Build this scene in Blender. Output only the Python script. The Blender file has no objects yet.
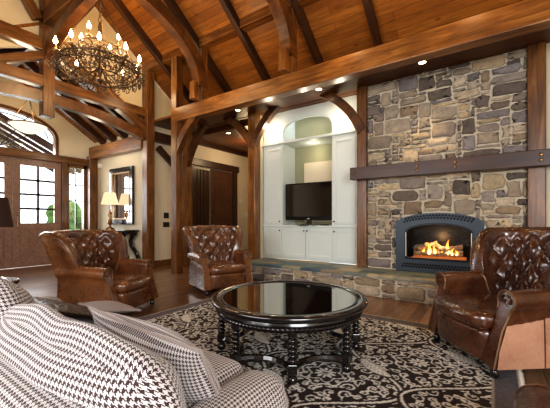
import bpy, bmesh, math, random
import numpy as np
from mathutils import Vector, Matrix
PI = math.pi
R = math.radians
random.seed(7)
scene = bpy.context.scene
COL = scene.collection

# ------------------------------------------------------------------ helpers
def L(o, label=None, cat=None, group=None, kind=None):
    if label: o['label'] = label
    if cat: o['category'] = cat
    if group: o['group'] = group
    if kind: o['kind'] = kind
    return o

def link(name, me, loc=(0, 0, 0), parent=None):
    o = bpy.data.objects.new(name, me)
    COL.objects.link(o)
    o.location = loc
    if parent is not None: o.parent = parent
    return o

def empty(name, loc, rz=0):
    o = link(name, None, loc)
    o.rotation_euler = (0, 0, rz)
    o.empty_display_size = .1
    return o

class MB:
    """collects vertices and faces of one mesh"""
    def __init__(s): s.v = []; s.f = []; s.uv = None
    def add(s, vs, fs):
        n = len(s.v); s.v += [tuple(v) for v in vs]; s.f += [tuple(i + n for i in f) for f in fs]; return s
    def box(s, x0, x1, y0, y1, z0, z1, c=0.0):
        if c <= 0:
            vs = [(x0,y0,z0),(x1,y0,z0),(x1,y1,z0),(x0,y1,z0),(x0,y0,z1),(x1,y0,z1),(x1,y1,z1),(x0,y1,z1)]
            return s.add(vs, [(0,3,2,1),(4,5,6,7),(0,1,5,4),(1,2,6,5),(2,3,7,6),(3,0,4,7)])
        bm = bmesh.new(); bmesh.ops.create_cube(bm, size=1)
        for v in bm.verts:
            v.co = Vector(((x0+x1)/2 + v.co.x*(x1-x0), (y0+y1)/2 + v.co.y*(y1-y0), (z0+z1)/2 + v.co.z*(z1-z0)))
        bmesh.ops.bevel(bm, geom=list(bm.edges), offset=c, segments=2, affect='EDGES', profile=.5)
        bm.verts.index_update()
        s.add([v.co[:] for v in bm.verts], [[v.index for v in f.verts] for f in bm.faces]); bm.free(); return s
    def prism(s, poly, axis, a, b):
        """poly in the two other axes (order xyz minus axis), extruded from a to b"""
        def mk(p, t):
            return {'x': (t, p[0], p[1]), 'y': (p[0], t, p[1]), 'z': (p[0], p[1], t)}[axis]
        n = len(poly)
        vs = [mk(p, a) for p in poly] + [mk(p, b) for p in poly]
        fs = [tuple(range(n)), tuple(range(2*n-1, n-1, -1))] + [(i, i+n, (i+1) % n + n, (i+1) % n) for i in range(n)]
        return s.add(vs, fs)
    def tube(s, pts, r, n=8, closed=False, cap=True, sy=1.0):
        pts = [Vector(p) for p in pts]; m = len(pts)
        rr = r if hasattr(r, '__len__') else [r]*m
        rings = []; up = Vector((0, 0, 1)); nrm = None
        for i, p in enumerate(pts):
            a = pts[(i-1) % m] if (closed or i > 0) else p
            b = pts[(i+1) % m] if (closed or i < m-1) else p
            t = (b-a); t = t.normalized() if t.length > 1e-9 else up
            if nrm is None:
                nrm = t.cross(up)
                if nrm.length < .05: nrm = t.cross(Vector((1, 0, 0)))
            nrm = (nrm - t*nrm.dot(t)); nrm.normalize()
            bn = t.cross(nrm)
            rings.append([p + (nrm*math.cos(2*PI*k/n) + bn*math.sin(2*PI*k/n)*sy)*rr[i] for k in range(n)])
        vs = [v for rg in rings for v in rg]; fs = []
        for i in range(m if closed else m-1):
            j = (i+1) % m
            for k in range(n): fs.append((i*n+k, i*n+(k+1) % n, j*n+(k+1) % n, j*n+k))
        if cap and not closed:
            fs.append(tuple(range(n-1, -1, -1))); fs.append(tuple((m-1)*n+k for k in range(n)))
        return s.add(vs, fs)
    def lathe(s, prof, n=24, c=(0, 0, 0), cap=True):
        vs = []; fs = []; m = len(prof)
        for r, z in prof:
            for k in range(n): vs.append((c[0]+r*math.cos(2*PI*k/n), c[1]+r*math.sin(2*PI*k/n), c[2]+z))
        for i in range(m-1):
            for k in range(n): fs.append((i*n+k, i*n+(k+1) % n, (i+1)*n+(k+1) % n, (i+1)*n+k))
        if cap:
            fs.append(tuple(range(n-1, -1, -1))); fs.append(tuple((m-1)*n+k for k in range(n)))
        return s.add(vs, fs)
    def ball(s, c, r, n=10, sc=(1, 1, 1)):
        vs = []; fs = []; m = n//2
        for i in range(m+1):
            th = PI*i/m
            for k in range(n):
                ph = 2*PI*k/n
                vs.append((c[0]+r*sc[0]*math.sin(th)*math.cos(ph), c[1]+r*sc[1]*math.sin(th)*math.sin(ph), c[2]+r*sc[2]*math.cos(th)))
        for i in range(m):
            for k in range(n): fs.append((i*n+k, (i+1)*n+k, (i+1)*n+(k+1) % n, i*n+(k+1) % n))
        return s.add(vs, fs)
    def grid(s, P):
        """P: rows x cols of points"""
        a = len(P); b = len(P[0]); vs = [p for r_ in P for p in r_]
        return s.add(vs, [(i*b+j, i*b+j+1, (i+1)*b+j+1, (i+1)*b+j) for i in range(a-1) for j in range(b-1)])
    def arcbar(s, path, w, wdir, normals, h):
        """rectangular section swept: path points = outer/centre line, wdir = width axis, normals per point, h depth along normal"""
        rings = []
        for p, nn in zip(path, normals):
            p = Vector(p); nn = Vector(nn); wd = Vector(wdir)
            rings.append([p-wd*w/2, p+wd*w/2, p+wd*w/2+nn*h, p-wd*w/2+nn*h])
        m = len(rings); vs = [v for r_ in rings for v in r_]; fs = []
        for i in range(m-1):
            for k in range(4): fs.append((i*4+k, i*4+(k+1) % 4, i*4+4+(k+1) % 4, i*4+4+k))
        fs += [(3, 2, 1, 0), tuple((m-1)*4+k for k in range(4))]
        return s.add(vs, fs)
    def build(s, name, mat, parent=None, local=False, origin=None, smooth=False, angle=40):
        vs = np.array(s.v, dtype=float)
        if parent is not None:
            off = np.zeros(3) if local else np.array(parent.matrix_basis.translation if parent.parent is None else (parent.parent.matrix_basis.translation + parent.matrix_basis.translation))
            loc = (0, 0, 0)
        else:
            if origin is None:
                mn = vs.min(0); mx = vs.max(0); origin = ((mn[0]+mx[0])/2, (mn[1]+mx[1])/2, mn[2])
            off = np.array(origin); loc = origin
        vs = vs - off
        me = bpy.data.meshes.new(name); me.from_pydata(vs.tolist(), [], s.f)
        bm = bmesh.new(); bm.from_mesh(me)
        bmesh.ops.recalc_face_normals(bm, faces=bm.faces); bm.to_mesh(me); bm.free()
        me.update()
        if mat: me.materials.append(mat)
        if smooth:
            me.polygons.foreach_set('use_smooth', [True]*len(me.polygons))
            try: me.set_sharp_from_angle(angle=R(angle))
            except Exception: pass
        return link(name, me, loc, parent)

def bar(name, p0, p1, w, h, mat, parent=None, ch=.012, roll=0):
    """straight timber, its length along its own local X (grain follows it)"""
    p0 = Vector(p0); p1 = Vector(p1); d = p1-p0; ln = d.length; x = d.normalized()
    up = Vector((0, 0, 1))
    if abs(x.dot(up)) > .99: up = Vector((0, 1, 0))
    y = up.cross(x).normalized(); z = x.cross(y)
    m = MB().box(-ln/2, ln/2, -w/2, w/2, -h/2, h/2, ch)
    me = bpy.data.meshes.new(name); me.from_pydata(m.v, [], m.f); me.materials.append(mat)
    o = link(name, me, parent=parent)
    M_ = Matrix((x, y, z)).transposed().to_4x4(); M_.translation = (p0+p1)/2
    if parent is not None: M_ = parent.matrix_basis.inverted() @ M_
    o.matrix_basis = M_
    return o

def rbox(cx, cy, cz, sx, sy, sz, r, n=10, puff=0, noise=0, seed=0, fn=None):
    """rounded soft box; returns MB with .uv (list per loop) in metres"""
    m = MB(); m.uv = []
    hx, hy, hz = sx/2, sy/2, sz/2
    rnd = random.Random(seed); ph = [rnd.random()*6 for _ in range(9)]
    def sp(t): return math.sin(t*PI/2)*.35 + t*.65
    faces = [((1,0,0),(0,1,0),(0,0,1)),((-1,0,0),(0,-1,0),(0,0,1)),((0,1,0),(-1,0,0),(0,0,1)),((0,-1,0),(1,0,0),(0,0,1)),((0,0,1),(1,0,0),(0,1,0)),((0,0,-1),(1,0,0),(0,-1,0))]
    hh = Vector((hx, hy, hz))
    for nn, uu, vv in faces:
        nn = Vector(nn); uu = Vector(uu); vv = Vector(vv)
        base = len(m.v); g = []
        su = abs(uu.dot(hh)) ; sv = abs(vv.dot(hh))
        for i in range(n+1):
            for j in range(n+1):
                a = sp(-1+2*i/n); b = sp(-1+2*j/n)
                q = nn + uu*a + vv*b
                p = Vector((q.x*hx, q.y*hy, q.z*hz))
                inner = Vector((max(-hx+r, min(hx-r, p.x)), max(-hy+r, min(hy-r, p.y)), max(-hz+r, min(hz-r, p.z))))
                d = p-inner
                if d.length > 1e-9: p = inner + d.normalized()*r
                if puff:
                    k = [1-(p.x/hx)**2, 1-(p.y/hy)**2, 1-(p.z/hz)**2]
                    k = [max(0, t) for t in k]
                    p = p + Vector((p.x/hx*puff*k[1]*k[2]*.6, p.y/hy*puff*k[0]*k[2], p.z/hz*puff*k[0]*k[1]))
                if noise:
                    w = Vector((math.sin(p.y*11+ph[0])*math.sin(p.z*9+ph[1]), math.sin(p.x*8+ph[2])*math.sin(p.z*13+ph[3]), math.sin(p.x*9+ph[4]+p.y*7)))
                    p = p + w*noise
                if fn: p = Vector(fn(p.x, p.y, p.z))
                m.v.append((p.x+cx, p.y+cy, p.z+cz)); g.append((a*su*1.0, b*sv*1.0))
        G = [[Vector(m.v[base+i*(n+1)+j]) for j in range(n+1)] for i in range(n+1)]; h2 = n//2
        UU = np.zeros((n+1, n+1)); VV = np.zeros((n+1, n+1))
        for i in range(n+1):
            for j in range(h2+1, n+1): VV[i, j] = VV[i, j-1]+(G[i][j]-G[i][j-1]).length
            for j in range(h2-1, -1, -1): VV[i, j] = VV[i, j+1]-(G[i][j]-G[i][j+1]).length
        for j in range(n+1):
            for i in range(h2+1, n+1): UU[i, j] = UU[i-1, j]+(G[i][j]-G[i-1][j]).length
            for i in range(h2-1, -1, -1): UU[i, j] = UU[i+1, j]-(G[i][j]-G[i+1][j]).length
        g = [(UU[i, j], VV[i, j]) for i in range(n+1) for j in range(n+1)]
        for i in range(n):
            for j in range(n):
                ids = [i*(n+1)+j, (i+1)*(n+1)+j, (i+1)*(n+1)+j+1, i*(n+1)+j+1]
                m.f.append(tuple(base+k for k in ids)); m.uv.append([g[k] for k in ids])
    return m

def build_soft(m, name, mat, parent=None, local=False, origin=None, rot=None):
    vs = np.array(m.v)
    if parent is not None: off = np.zeros(3) if local else np.array(parent.location); loc = (0, 0, 0)
    else:
        if origin is None:
            mn = vs.min(0); mx = vs.max(0); origin = ((mn[0]+mx[0])/2, (mn[1]+mx[1])/2, mn[2])
        off = np.array(origin); loc = origin
    me = bpy.data.meshes.new(name); me.from_pydata((vs-off).tolist(), [], m.f)
    if m.uv:
        uvl = me.uv_layers.new(name='UVMap'); flat = [c for f in m.uv for uv in f for c in uv]
        uvl.data.foreach_set('uv', flat)
    bm = bmesh.new(); bm.from_mesh(me); bmesh.ops.remove_doubles(bm, verts=bm.verts, dist=1e-5)
    bmesh.ops.recalc_face_normals(bm, faces=bm.faces); bm.to_mesh(me); bm.free()
    me.materials.append(mat); me.polygons.foreach_set('use_smooth', [True]*len(me.polygons))
    o = link(name, me, loc, parent)
    if rot: o.rotation_euler = rot
    return o

def smooth01(t): t = max(0, min(1, t)); return t*t*(3-2*t)

# ------------------------------------------------------------------ materials
class NT:
    def __init__(s, name):
        s.m = bpy.data.materials.new(name); s.m.use_nodes = True; s.t = s.m.node_tree; s.n = s.t.nodes; s.n.clear()
        s.out = s.n.new('ShaderNodeOutputMaterial'); s.b = s.n.new('ShaderNodeBsdfPrincipled')
        s.t.links.new(s.b.outputs[0], s.out.inputs[0])
    def node(s, typ, **kw):
        nd = s.n.new(typ)
        for k, v in kw.items(): setattr(nd, k, v)
        return nd
    def lk(s, a, b): s.t.links.new(a, b)
    def setp(s, **kw):
        for k, v in kw.items():
            k = k.replace('_', ' ')
            if k in s.b.inputs: s.b.inputs[k].default_value = v
        return s
    def math(s, op, a, b=None, c=None):
        nd = s.n.new('ShaderNodeMath'); nd.operation = op
        for i, x in enumerate((a, b, c)):
            if x is None: continue
            if isinstance(x, (int, float)): nd.inputs[i].default_value = x
            else: s.lk(x, nd.inputs[i])
        return nd.outputs[0]
    def mix(s, fac, a, b, mode='MIX'):
        nd = s.n.new('ShaderNodeMix'); nd.data_type = 'RGBA'; nd.blend_type = mode
        for i, x in ((0, fac), (6, a), (7, b)):
            if isinstance(x, (int, float)): nd.inputs[i].default_value = x
            elif isinstance(x, tuple): nd.inputs[i].default_value = (*x, 1)
            else: s.lk(x, nd.inputs[i])
        return nd.outputs[2]
    def coord(s, kind='Object', scale=(1, 1, 1), rnd=False, rot=(0, 0, 0)):
        tc = s.n.new('ShaderNodeTexCoord'); mp = s.n.new('ShaderNodeMapping'); mp.inputs['Scale'].default_value = scale
        mp.inputs['Rotation'].default_value = rot
        src = tc.outputs[kind]
        if rnd:
            oi = s.n.new('ShaderNodeObjectInfo'); va = s.n.new('ShaderNodeVectorMath'); va.operation = 'MULTIPLY_ADD'
            s.lk(src, va.inputs[0]); va.inputs[1].default_value = (1, 1, 1)
            cb = s.n.new('ShaderNodeCombineXYZ'); mm = s.math('MULTIPLY', oi.outputs['Random'], 17.0)
            for i in range(3): s.lk(mm, cb.inputs[i])
            s.lk(cb.outputs[0], va.inputs[2]); src = va.outputs[0]
        s.lk(src, mp.inputs['Vector']); return mp.outputs[0]
    def noise(s, vec, scale=5, detail=4, rough=.55, dist=0):
        nd = s.n.new('ShaderNodeTexNoise'); nd.inputs['Scale'].default_value = scale; nd.inputs['Detail'].default_value = detail
        nd.inputs['Roughness'].default_value = rough; nd.inputs['Distortion'].default_value = dist
        s.lk(vec, nd.inputs['Vector']); return nd.outputs['Fac']
    def ramp(s, fac, stops):
        nd = s.n.new('ShaderNodeValToRGB'); cr = nd.color_ramp
        while len(cr.elements) < len(stops): cr.elements.new(.5)
        for e, (p, c) in zip(cr.elements, stops): e.position = p; e.color = (*c, 1) if len(c) == 3 else c
        s.lk(fac, nd.inputs[0]); return nd.outputs[0]
    def bump(s, h, strength=.3, dist=.01):
        nd = s.n.new('ShaderNodeBump'); nd.inputs['Strength'].default_value = strength; nd.inputs['Distance'].default_value = dist
        s.lk(h, nd.inputs['Height']); s.lk(nd.outputs[0], s.b.inputs['Normal'])
    def col(s, c): s.lk(c, s.b.inputs['Base Color'])

def srgb(r, g, b):
    return tuple(((c/255)/12.92 if c/255 <= .04045 else ((c/255+.055)/1.055)**2.4) for c in (r, g, b))

def plain(name, c, rough=.5, metal=0, coat=0, emit=None, es=0, spec=None, var=.0, vs=6):
    n = NT(name); n.setp(Base_Color=(*c, 1), Roughness=rough, Metallic=metal, Coat_Weight=coat)
    if coat: n.setp(Coat_Roughness=.08)
    v = n.coord('Object'); f = n.noise(v, vs, 3)
    if var:
        n.col(n.mix(f, tuple(x*(1-var) for x in c), tuple(min(1, x*(1+var)) for x in c)))
    if emit: n.setp(Emission_Color=(*emit, 1), Emission_Strength=es)
    return n.m

def timber(name, dark, mid, light, rough=.4, curved=False, coat=.2):
    n = NT(name)
    v = n.coord('Object', (2.2, 2.2, 2.2) if curved else (.9, 10, 10), rnd=True)
    a = n.noise(v, 1.6, 6, .6, .8)
    v2 = n.coord('Object', (1.0, 1.2, 1.2), rnd=True); b = n.noise(v2, 2.0, 3)
    c = n.ramp(a, [(.28, dark), (.5, mid), (.75, light)])
    c2 = n.mix(n.ramp(b, [(.3, (0, 0, 0)), (.7, (1, 1, 1))]), n.mix(.55, c, dark, 'MIX'), c)
    # knots
    vk = n.coord('Object', (1.2, 4, 4), rnd=True)
    vo = n.node('ShaderNodeTexVoronoi'); vo.inputs['Scale'].default_value = 1.6; n.lk(vk, vo.inputs['Vector'])
    kn = n.ramp(vo.outputs['Distance'], [(.03, (1, 1, 1)), (.10, (0, 0, 0))])
    n.col(n.mix(n.math('MULTIPLY', kn, .6), c2, tuple(x*.3 for x in dark)))
    n.setp(Roughness=rough, Coat_Weight=coat, Coat_Roughness=.25)
    n.bump(a, .25, .004); return n.m

def planks(name, c1, c2, dark, w, h, rough, axis_rot=0, coat=.0, gap=.004, grain=1.0):
    """boards run along local X of the mapping; w board length, h board width"""
    n = NT(name)
    v = n.coord('Object', (1, 1, 1), rot=(0, 0, axis_rot))
    br = n.node('ShaderNodeTexBrick'); br.offset = .37; br.squash = 1
    n.lk(v, br.inputs['Vector'])
    for k, val in (('Color1', (*c1, 1)), ('Color2', (*c2, 1)), ('Mortar', (*dark, 1))): br.inputs[k].default_value = val
    for k, val in (('Scale', 1), ('Mortar Size', gap), ('Mortar Smooth', .3), ('Bias', 0), ('Brick Width', w), ('Row Height', h)): br.inputs[k].default_value = val
    mp = n.node('ShaderNodeMapping'); mp.inputs['Scale'].default_value = (1.3, 14, 3); n.lk(v, mp.inputs['Vector'])
    g = n.noise(mp.outputs[0], 1.7, 6, .65, .6)
    c = n.mix(n.math('MULTIPLY', n.ramp(g, [(.35, (1, 1, 1)), (.65, (0, 0, 0))]), .55*grain), br.outputs['Color'], dark)
    vo = n.node('ShaderNodeTexVoronoi'); vo.inputs['Scale'].default_value = 1.0
    mk = n.node('ShaderNodeMapping'); mk.inputs['Scale'].default_value = (2.2, 5.5, 3); n.lk(v, mk.inputs['Vector']); n.lk(mk.outputs[0], vo.inputs['Vector'])
    kn = n.ramp(vo.outputs['Distance'], [(.05, (1, 1, 1)), (.14, (0, 0, 0))])
    c = n.mix(n.math('MULTIPLY', kn, .7*grain), c, dark)
    n.col(c); n.setp(Roughness=rough, Coat_Weight=coat, Coat_Roughness=.12)
    n.bump(br.outputs['Fac'], -.4, .004); return n.m

M = {}
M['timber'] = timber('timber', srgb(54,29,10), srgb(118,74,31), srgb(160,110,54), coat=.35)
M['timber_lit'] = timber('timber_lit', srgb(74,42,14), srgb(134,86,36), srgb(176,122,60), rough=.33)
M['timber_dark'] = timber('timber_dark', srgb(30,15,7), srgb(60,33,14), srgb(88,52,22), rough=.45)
M['timber_curve'] = timber('timber_curve', srgb(50,26,9), srgb(100,60,24), srgb(140,90,42), curved=True, coat=.35)
M['mantel'] = timber('mantel_wood', srgb(40,20,11), srgb(66,36,20), srgb(88,52,30), rough=.45)
M['door_wood'] = timber('door_wood', srgb(122,92,78), srgb(156,124,106), srgb(178,148,128), rough=.5)
M['hall_door'] = timber('hall_door_wood', srgb(48,26,14), srgb(86,52,30), srgb(112,70,42), rough=.45)
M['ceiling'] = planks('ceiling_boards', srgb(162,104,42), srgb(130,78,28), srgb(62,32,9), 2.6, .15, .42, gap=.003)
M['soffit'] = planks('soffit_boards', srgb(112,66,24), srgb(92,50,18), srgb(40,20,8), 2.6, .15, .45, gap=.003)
M['floor'] = planks('floor_boards', srgb(156,118,88), srgb(110,78,56), srgb(46,30,20), 1.5, .13, .30, axis_rot=PI/2, coat=.35, gap=.003)
M['cream'] = plain('cream_paint', srgb(214,202,176), .75, var=.04)
M['cream_siding'] = plain('cream_siding', srgb(212,194,158), .75, var=.05)
M['white'] = plain('cabinet_paint', srgb(206,214,210), .42, var=.03)
M['white_groove'] = plain('cabinet_paint_recess', srgb(186,190,180), .5, var=.03)
M['sage'] = plain('niche_paint', srgb(150,148,118), .7, var=.05)
M['black_metal'] = plain('black_metal', (.012,.012,.013), .35, .6, var=.2)
M['iron'] = plain('wrought_iron', (.10,.06,.03), .4, .6, var=.3)
M['steel_blue'] = plain('insert_steel', srgb(54,64,74), .42, .3, var=.15)
M['black_wood'] = plain('black_lacquer', (.010,.008,.008), .2, 0, coat=.7, var=.3)
M['bronze'] = plain('bronze_bolt', (.25,.14,.07), .3, .9)
M['brass'] = plain('aged_brass', (.38,.22,.10), .35, .8)
M['mortar'] = plain('mortar', srgb(196,184,162), .9, var=.12, vs=20)
M['table_glass'] = plain('smoked_table_glass', (.48,.47,.44), .04, 1)
M['glass_dark'] = plain('dark_glass', (.004,.004,.005), .06, 0, coat=1)
M['white_plate'] = plain('white_plastic', srgb(225,222,210), .5)
M['hole'] = plain('louvre_opening', (.002,.002,.002), .9)
M['black_plate'] = plain('dark_plastic', (.02,.018,.016), .5)
M['piping'] = plain('woven_piping', srgb(150,138,132), .9, var=.2, vs=90)
M['gray_fabric'] = plain('gray_fabric', srgb(150,140,138), .85, var=.12, vs=60)
M['shade_dark'] = plain('dark_shade', srgb(58,36,28), .85, var=.1, vs=40)
M['ash'] = plain('ember_bed', (.05,.03,.02), .9, var=.6, vs=40, emit=(1,.25,.04), es=.6)

def leather(name, dark, mid, light):
    n = NT(name)
    v = n.coord('Object'); a = n.noise(v, 4.5, 5, .6, .3); f = n.noise(v, 260, 3)
    n.col(n.ramp(a, [(.28, dark), (.5, mid), (.78, light)]))
    g = n.ramp(n.noise(v, 20, 3), [(.3, (.2,)*3), (.7, (.4,)*3)]); n.lk(g, n.b.inputs['Roughness'])
    n.setp(Coat_Weight=.6, Coat_Roughness=.12, Specular_IOR_Level=.7)
    hsum = n.math('ADD', n.math('MULTIPLY', f, .25), n.noise(v, 28, 3)); n.bump(hsum, .18, .004); return n.m
M['leather'] = leather('saddle_leather', srgb(62,33,15), srgb(98,58,29), srgb(128,80,42))
M['leather_dark'] = leather('dark_leather', srgb(42,21,11), srgb(72,39,21), srgb(98,57,32))
M['leather_daylit'] = leather('daylit_leather', srgb(150,106,84), srgb(172,128,104), srgb(188,146,120))  # paler side leather: window daylight on the right chair put into the colour
M['stud'] = plain('stud_trim', (.17,.09,.045), .35, .4)

def glass(name, c=(1, 1, 1), alpha=.12):
    n = NT(name); tr = n.node('ShaderNodeBsdfTransparent'); tr.inputs[0].default_value = (*c, 1)
    gl = n.node('ShaderNodeBsdfGlossy'); gl.inputs['Roughness'].default_value = .03
    mx = n.node('ShaderNodeMixShader'); mx.inputs[0].default_value = alpha
    n.lk(tr.outputs[0], mx.inputs[1]); n.lk(gl.outputs[0], mx.inputs[2]); n.lk(mx.outputs[0], n.out.inputs[0]); return n.m
M['glass'] = glass('window_glass')
M['fire_glass'] = glass('fire_glass', (.85,.85,.85), .04)

def mirror():
    n = NT('mirror_glass'); n.setp(Base_Color=(.8,.82,.8,1), Metallic=1, Roughness=.02)
    return n.m
M['mirror'] = mirror()

def emis(name, c, s):
    n = NT(name); e = n.node('ShaderNodeEmission'); e.inputs[0].default_value = (*c, 1); e.inputs[1].default_value = s
    n.lk(e.outputs[0], n.out.inputs[0]); return n.m
M['bulb'] = emis('bulb_glow', (1, .72, .38), 30)
M['down'] = emis('downlight_glow', (1, .82, .58), 14)
M['bowl'] = emis('bowl_glow', (1, .88, .66), 1.05)
M['shade_lit'] = emis('lit_shade', (1, .72, .44), 1.0)

def flame():
    n = NT('flame'); v = n.coord('Generated'); sp = n.node('ShaderNodeSeparateXYZ'); n.lk(v, sp.inputs[0])
    c = n.ramp(sp.outputs[2], [(0, (1, .75, .3)), (.45, (1, .42, .07)), (1, (1, .16, .01))])
    e = n.node('ShaderNodeEmission'); n.lk(c, e.inputs[0]); e.inputs[1].default_value = 5
    n.lk(e.outputs[0], n.out.inputs[0]); return n.m
M['flame'] = flame()

def stone_mat(name):
    n = NT(name); at = n.node('ShaderNodeAttribute'); at.attribute_name = 'Col'
    v = n.coord('Object'); a = n.noise(v, 9, 6, .65, .5); b = n.noise(v, 38, 5, .7)
    c = n.mix(.75, at.outputs[0], n.ramp(a, [(.25, (.45,.42,.40)), (.5, (.9,.87,.84)), (.78, (1.35,1.25,1.1))]), 'MULTIPLY')
    c = n.mix(.35, c, n.ramp(b, [(.3, (.4,.4,.4)), (.7, (1.5,1.5,1.5))]), 'MULTIPLY')
    n.col(c); n.setp(Roughness=.85); n.bump(n.math('ADD', a, n.math('MULTIPLY', b, .5)), .7, .02); return n.m
M['stone'] = stone_mat('ledge_stone')

def slate():
    n = NT('slate_hearth'); v = n.coord('Object'); br = n.node('ShaderNodeTexBrick'); n.lk(v, br.inputs['Vector'])
    br.offset = .5
    for k, val in (('Color1', (*srgb(66,92,108), 1)), ('Color2', (*srgb(158,146,122), 1)), ('Mortar', (*srgb(120,110,95), 1)), ('Scale', 1), ('Mortar Size', .006), ('Brick Width', .52), ('Row Height', .32), ('Bias', .0)): br.inputs[k].default_value = val
    sx = n.node('ShaderNodeSeparateXYZ'); n.lk(v, sx.inputs[0]); cb = n.node('ShaderNodeCombineXYZ')
    ry = n.math('FLOOR', n.math('DIVIDE', sx.outputs[1], .25)); rx = n.math('FLOOR', n.math('DIVIDE', n.math('ADD', sx.outputs[0], n.math('MULTIPLY', ry, .19)), .40))
    n.lk(rx, cb.inputs[0]); n.lk(ry, cb.inputs[1]); wn = n.node('ShaderNodeTexWhiteNoise'); n.lk(cb.outputs[0], wn.inputs['Vector'])
    tile = n.ramp(wn.outputs['Value'], [(0, srgb(58,78,96)), (.25, srgb(98,116,116)), (.45, srgb(160,148,120)), (.65, srgb(74,96,100)), (.82, srgb(142,122,92)), (1, srgb(112,122,116))])
    a = n.noise(v, 5, 5, .6, .5); c = n.mix(.7, tile, n.ramp(a, [(.3, (.55,.55,.6)), (.7, (1.4,1.35,1.25))]), 'MULTIPLY')
    n.col(c); n.setp(Roughness=.6); n.bump(a, .3, .01); return n.m
M['slate'] = slate()

def houndstooth(name, P, dark, light):
    n = NT(name); tc = n.node('ShaderNodeTexCoord'); sp = n.node('ShaderNodeSeparateXYZ'); n.lk(tc.outputs['UV'], sp.inputs[0])
    # a nominal 2/2 twill of four dark, four light threads
    u = n.math('FLOOR', n.math('MULTIPLY', sp.outputs[0], 8/P)); v = n.math('FLOOR', n.math('MULTIPLY', sp.outputs[1], 8/P))
    wu = n.math('LESS_THAN', n.math('FLOORED_MODULO', u, 8), 3.5); wv = n.math('LESS_THAN', n.math('FLOORED_MODULO', v, 8), 3.5)
    tw = n.math('LESS_THAN', n.math('FLOORED_MODULO', n.math('ADD', u, v), 4), 1.5)
    f = n.math('ADD', n.math('MULTIPLY', wu, tw), n.math('MULTIPLY', wv, n.math('SUBTRACT', 1, tw)))
    n.col(n.mix(f, light, dark)); n.setp(Roughness=.9, Sheen_Weight=.2)
    vv = n.coord('Object'); n.bump(n.noise(vv, 500, 2), .25, .002); return n.m
M['hound'] = houndstooth('houndstooth_cloth', .021, srgb(52,30,30), srgb(200,196,194))
M['hound_small'] = houndstooth('houndstooth_fine', .017, srgb(52,30,30), srgb(198,192,188))

def sequin():
    n = NT('patterned_dark_cloth'); v = n.coord('Object'); vo = n.node('ShaderNodeTexVoronoi'); vo.inputs['Scale'].default_value = 40; n.lk(v, vo.inputs['Vector'])
    n.col(n.ramp(vo.outputs['Distance'], [(.25, srgb(60,32,30)), (.6, srgb(20,10,10))])); n.setp(Roughness=.35)
    n.bump(vo.outputs['Distance'], .8, .01); return n.m
M['sequin'] = sequin()

def rug_mat():
    n = NT('damask_rug'); at = n.node('ShaderNodeAttribute'); at.attribute_name = 'Col'
    v = n.coord('Object'); f = n.noise(v, 160, 3, .7); c = n.mix(.45, at.outputs[0], n.ramp(f, [(.3, (.4,.4,.4)), (.7, (1.5,1.5,1.5))]), 'MULTIPLY')
    n.col(c); n.setp(Roughness=.95); n.bump(f, .5, .006); return n.m
M['rug'] = rug_mat()
M['fringe'] = plain('rug_fringe', srgb(205,195,180), .9, var=.15, vs=80)

def grass():
    n = NT('lawn'); v = n.coord('Object'); n.col(n.ramp(n.noise(v, 3, 5), [(.3, srgb(50,90,34)), (.7, srgb(96,130,60))])); n.setp(Roughness=.9); return n.m
M['lawn'] = grass()
M['paving'] = plain('pale_paving', (.7,.7,.66), .8, var=.1)
# ------------------------------------------------------------------ setting
def S(o, label=None, cat=None, group=None): return L(o, label, cat, group, 'structure')
def slab(name, c, xd, yd, lx, ly, th, mat):
    xd = Vector(xd).normalized(); yd = Vector(yd).normalized(); zd = xd.cross(yd)
    m = MB().box(-lx/2, lx/2, -ly/2, ly/2, 0, th)
    me = bpy.data.meshes.new(name); me.from_pydata(m.v, [], m.f); me.materials.append(mat)
    o = link(name, me); mt = Matrix((xd, yd, zd)).transposed().to_4x4(); mt.translation = Vector(c); o.matrix_basis = mt
    return o

S(MB().box(-9.8, 4.5, -2.5, 9.6, -.1, 0).build('floor', M['floor']), 'brown hardwood plank floor', 'floor')
S(MB().box(-40, -9.92, -14, 22, -.3, -.12).build('ground_lawn', M['lawn']), 'sunlit green lawn outside the entry', 'lawn')
S(MB().box(-12.2, -9.93, -1, 6, -.12, -.05).build('ground_paving', M['paving']), 'pale paving outside the front door', 'paving')

RY, RZ, SL = 2.52, 6.50, .72            # great-room ridge and slope
def roofz(y): return RZ - SL*abs(y-RY)
W = 5.70
for sgn, nm, lb in ((1, 'ceiling', 'sloped knotty pine board ceiling above the fireplace wall'), (-1, 'ceiling', 'sloped knotty pine board ceiling on the near side')):
    d = Vector((0, sgn, -SL)); ln = (3.25 if sgn > 0 else 5.15)*math.sqrt(1+SL*SL); mid = Vector((-1.3, RY, RZ)) + d.normalized()*ln/2
    S(slab(nm, mid, (1 if sgn > 0 else -1, 0, 0), d if sgn > 0 else d, 11.6, ln, .05, M['ceiling']), lb, 'ceiling')
# soffit between front beam and fireplace wall, hall ceiling
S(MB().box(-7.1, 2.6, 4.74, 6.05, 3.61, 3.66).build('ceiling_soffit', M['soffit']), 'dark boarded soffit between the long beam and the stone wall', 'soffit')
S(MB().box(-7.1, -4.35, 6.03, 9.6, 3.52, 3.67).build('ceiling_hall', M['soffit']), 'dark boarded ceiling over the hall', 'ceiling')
S(MB().box(-7.1, 2.6, 5.72, 5.8, 3.6, 4.3).build('wall_upper', M['soffit']), 'boarded strip above the long beam', 'wall')

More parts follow.
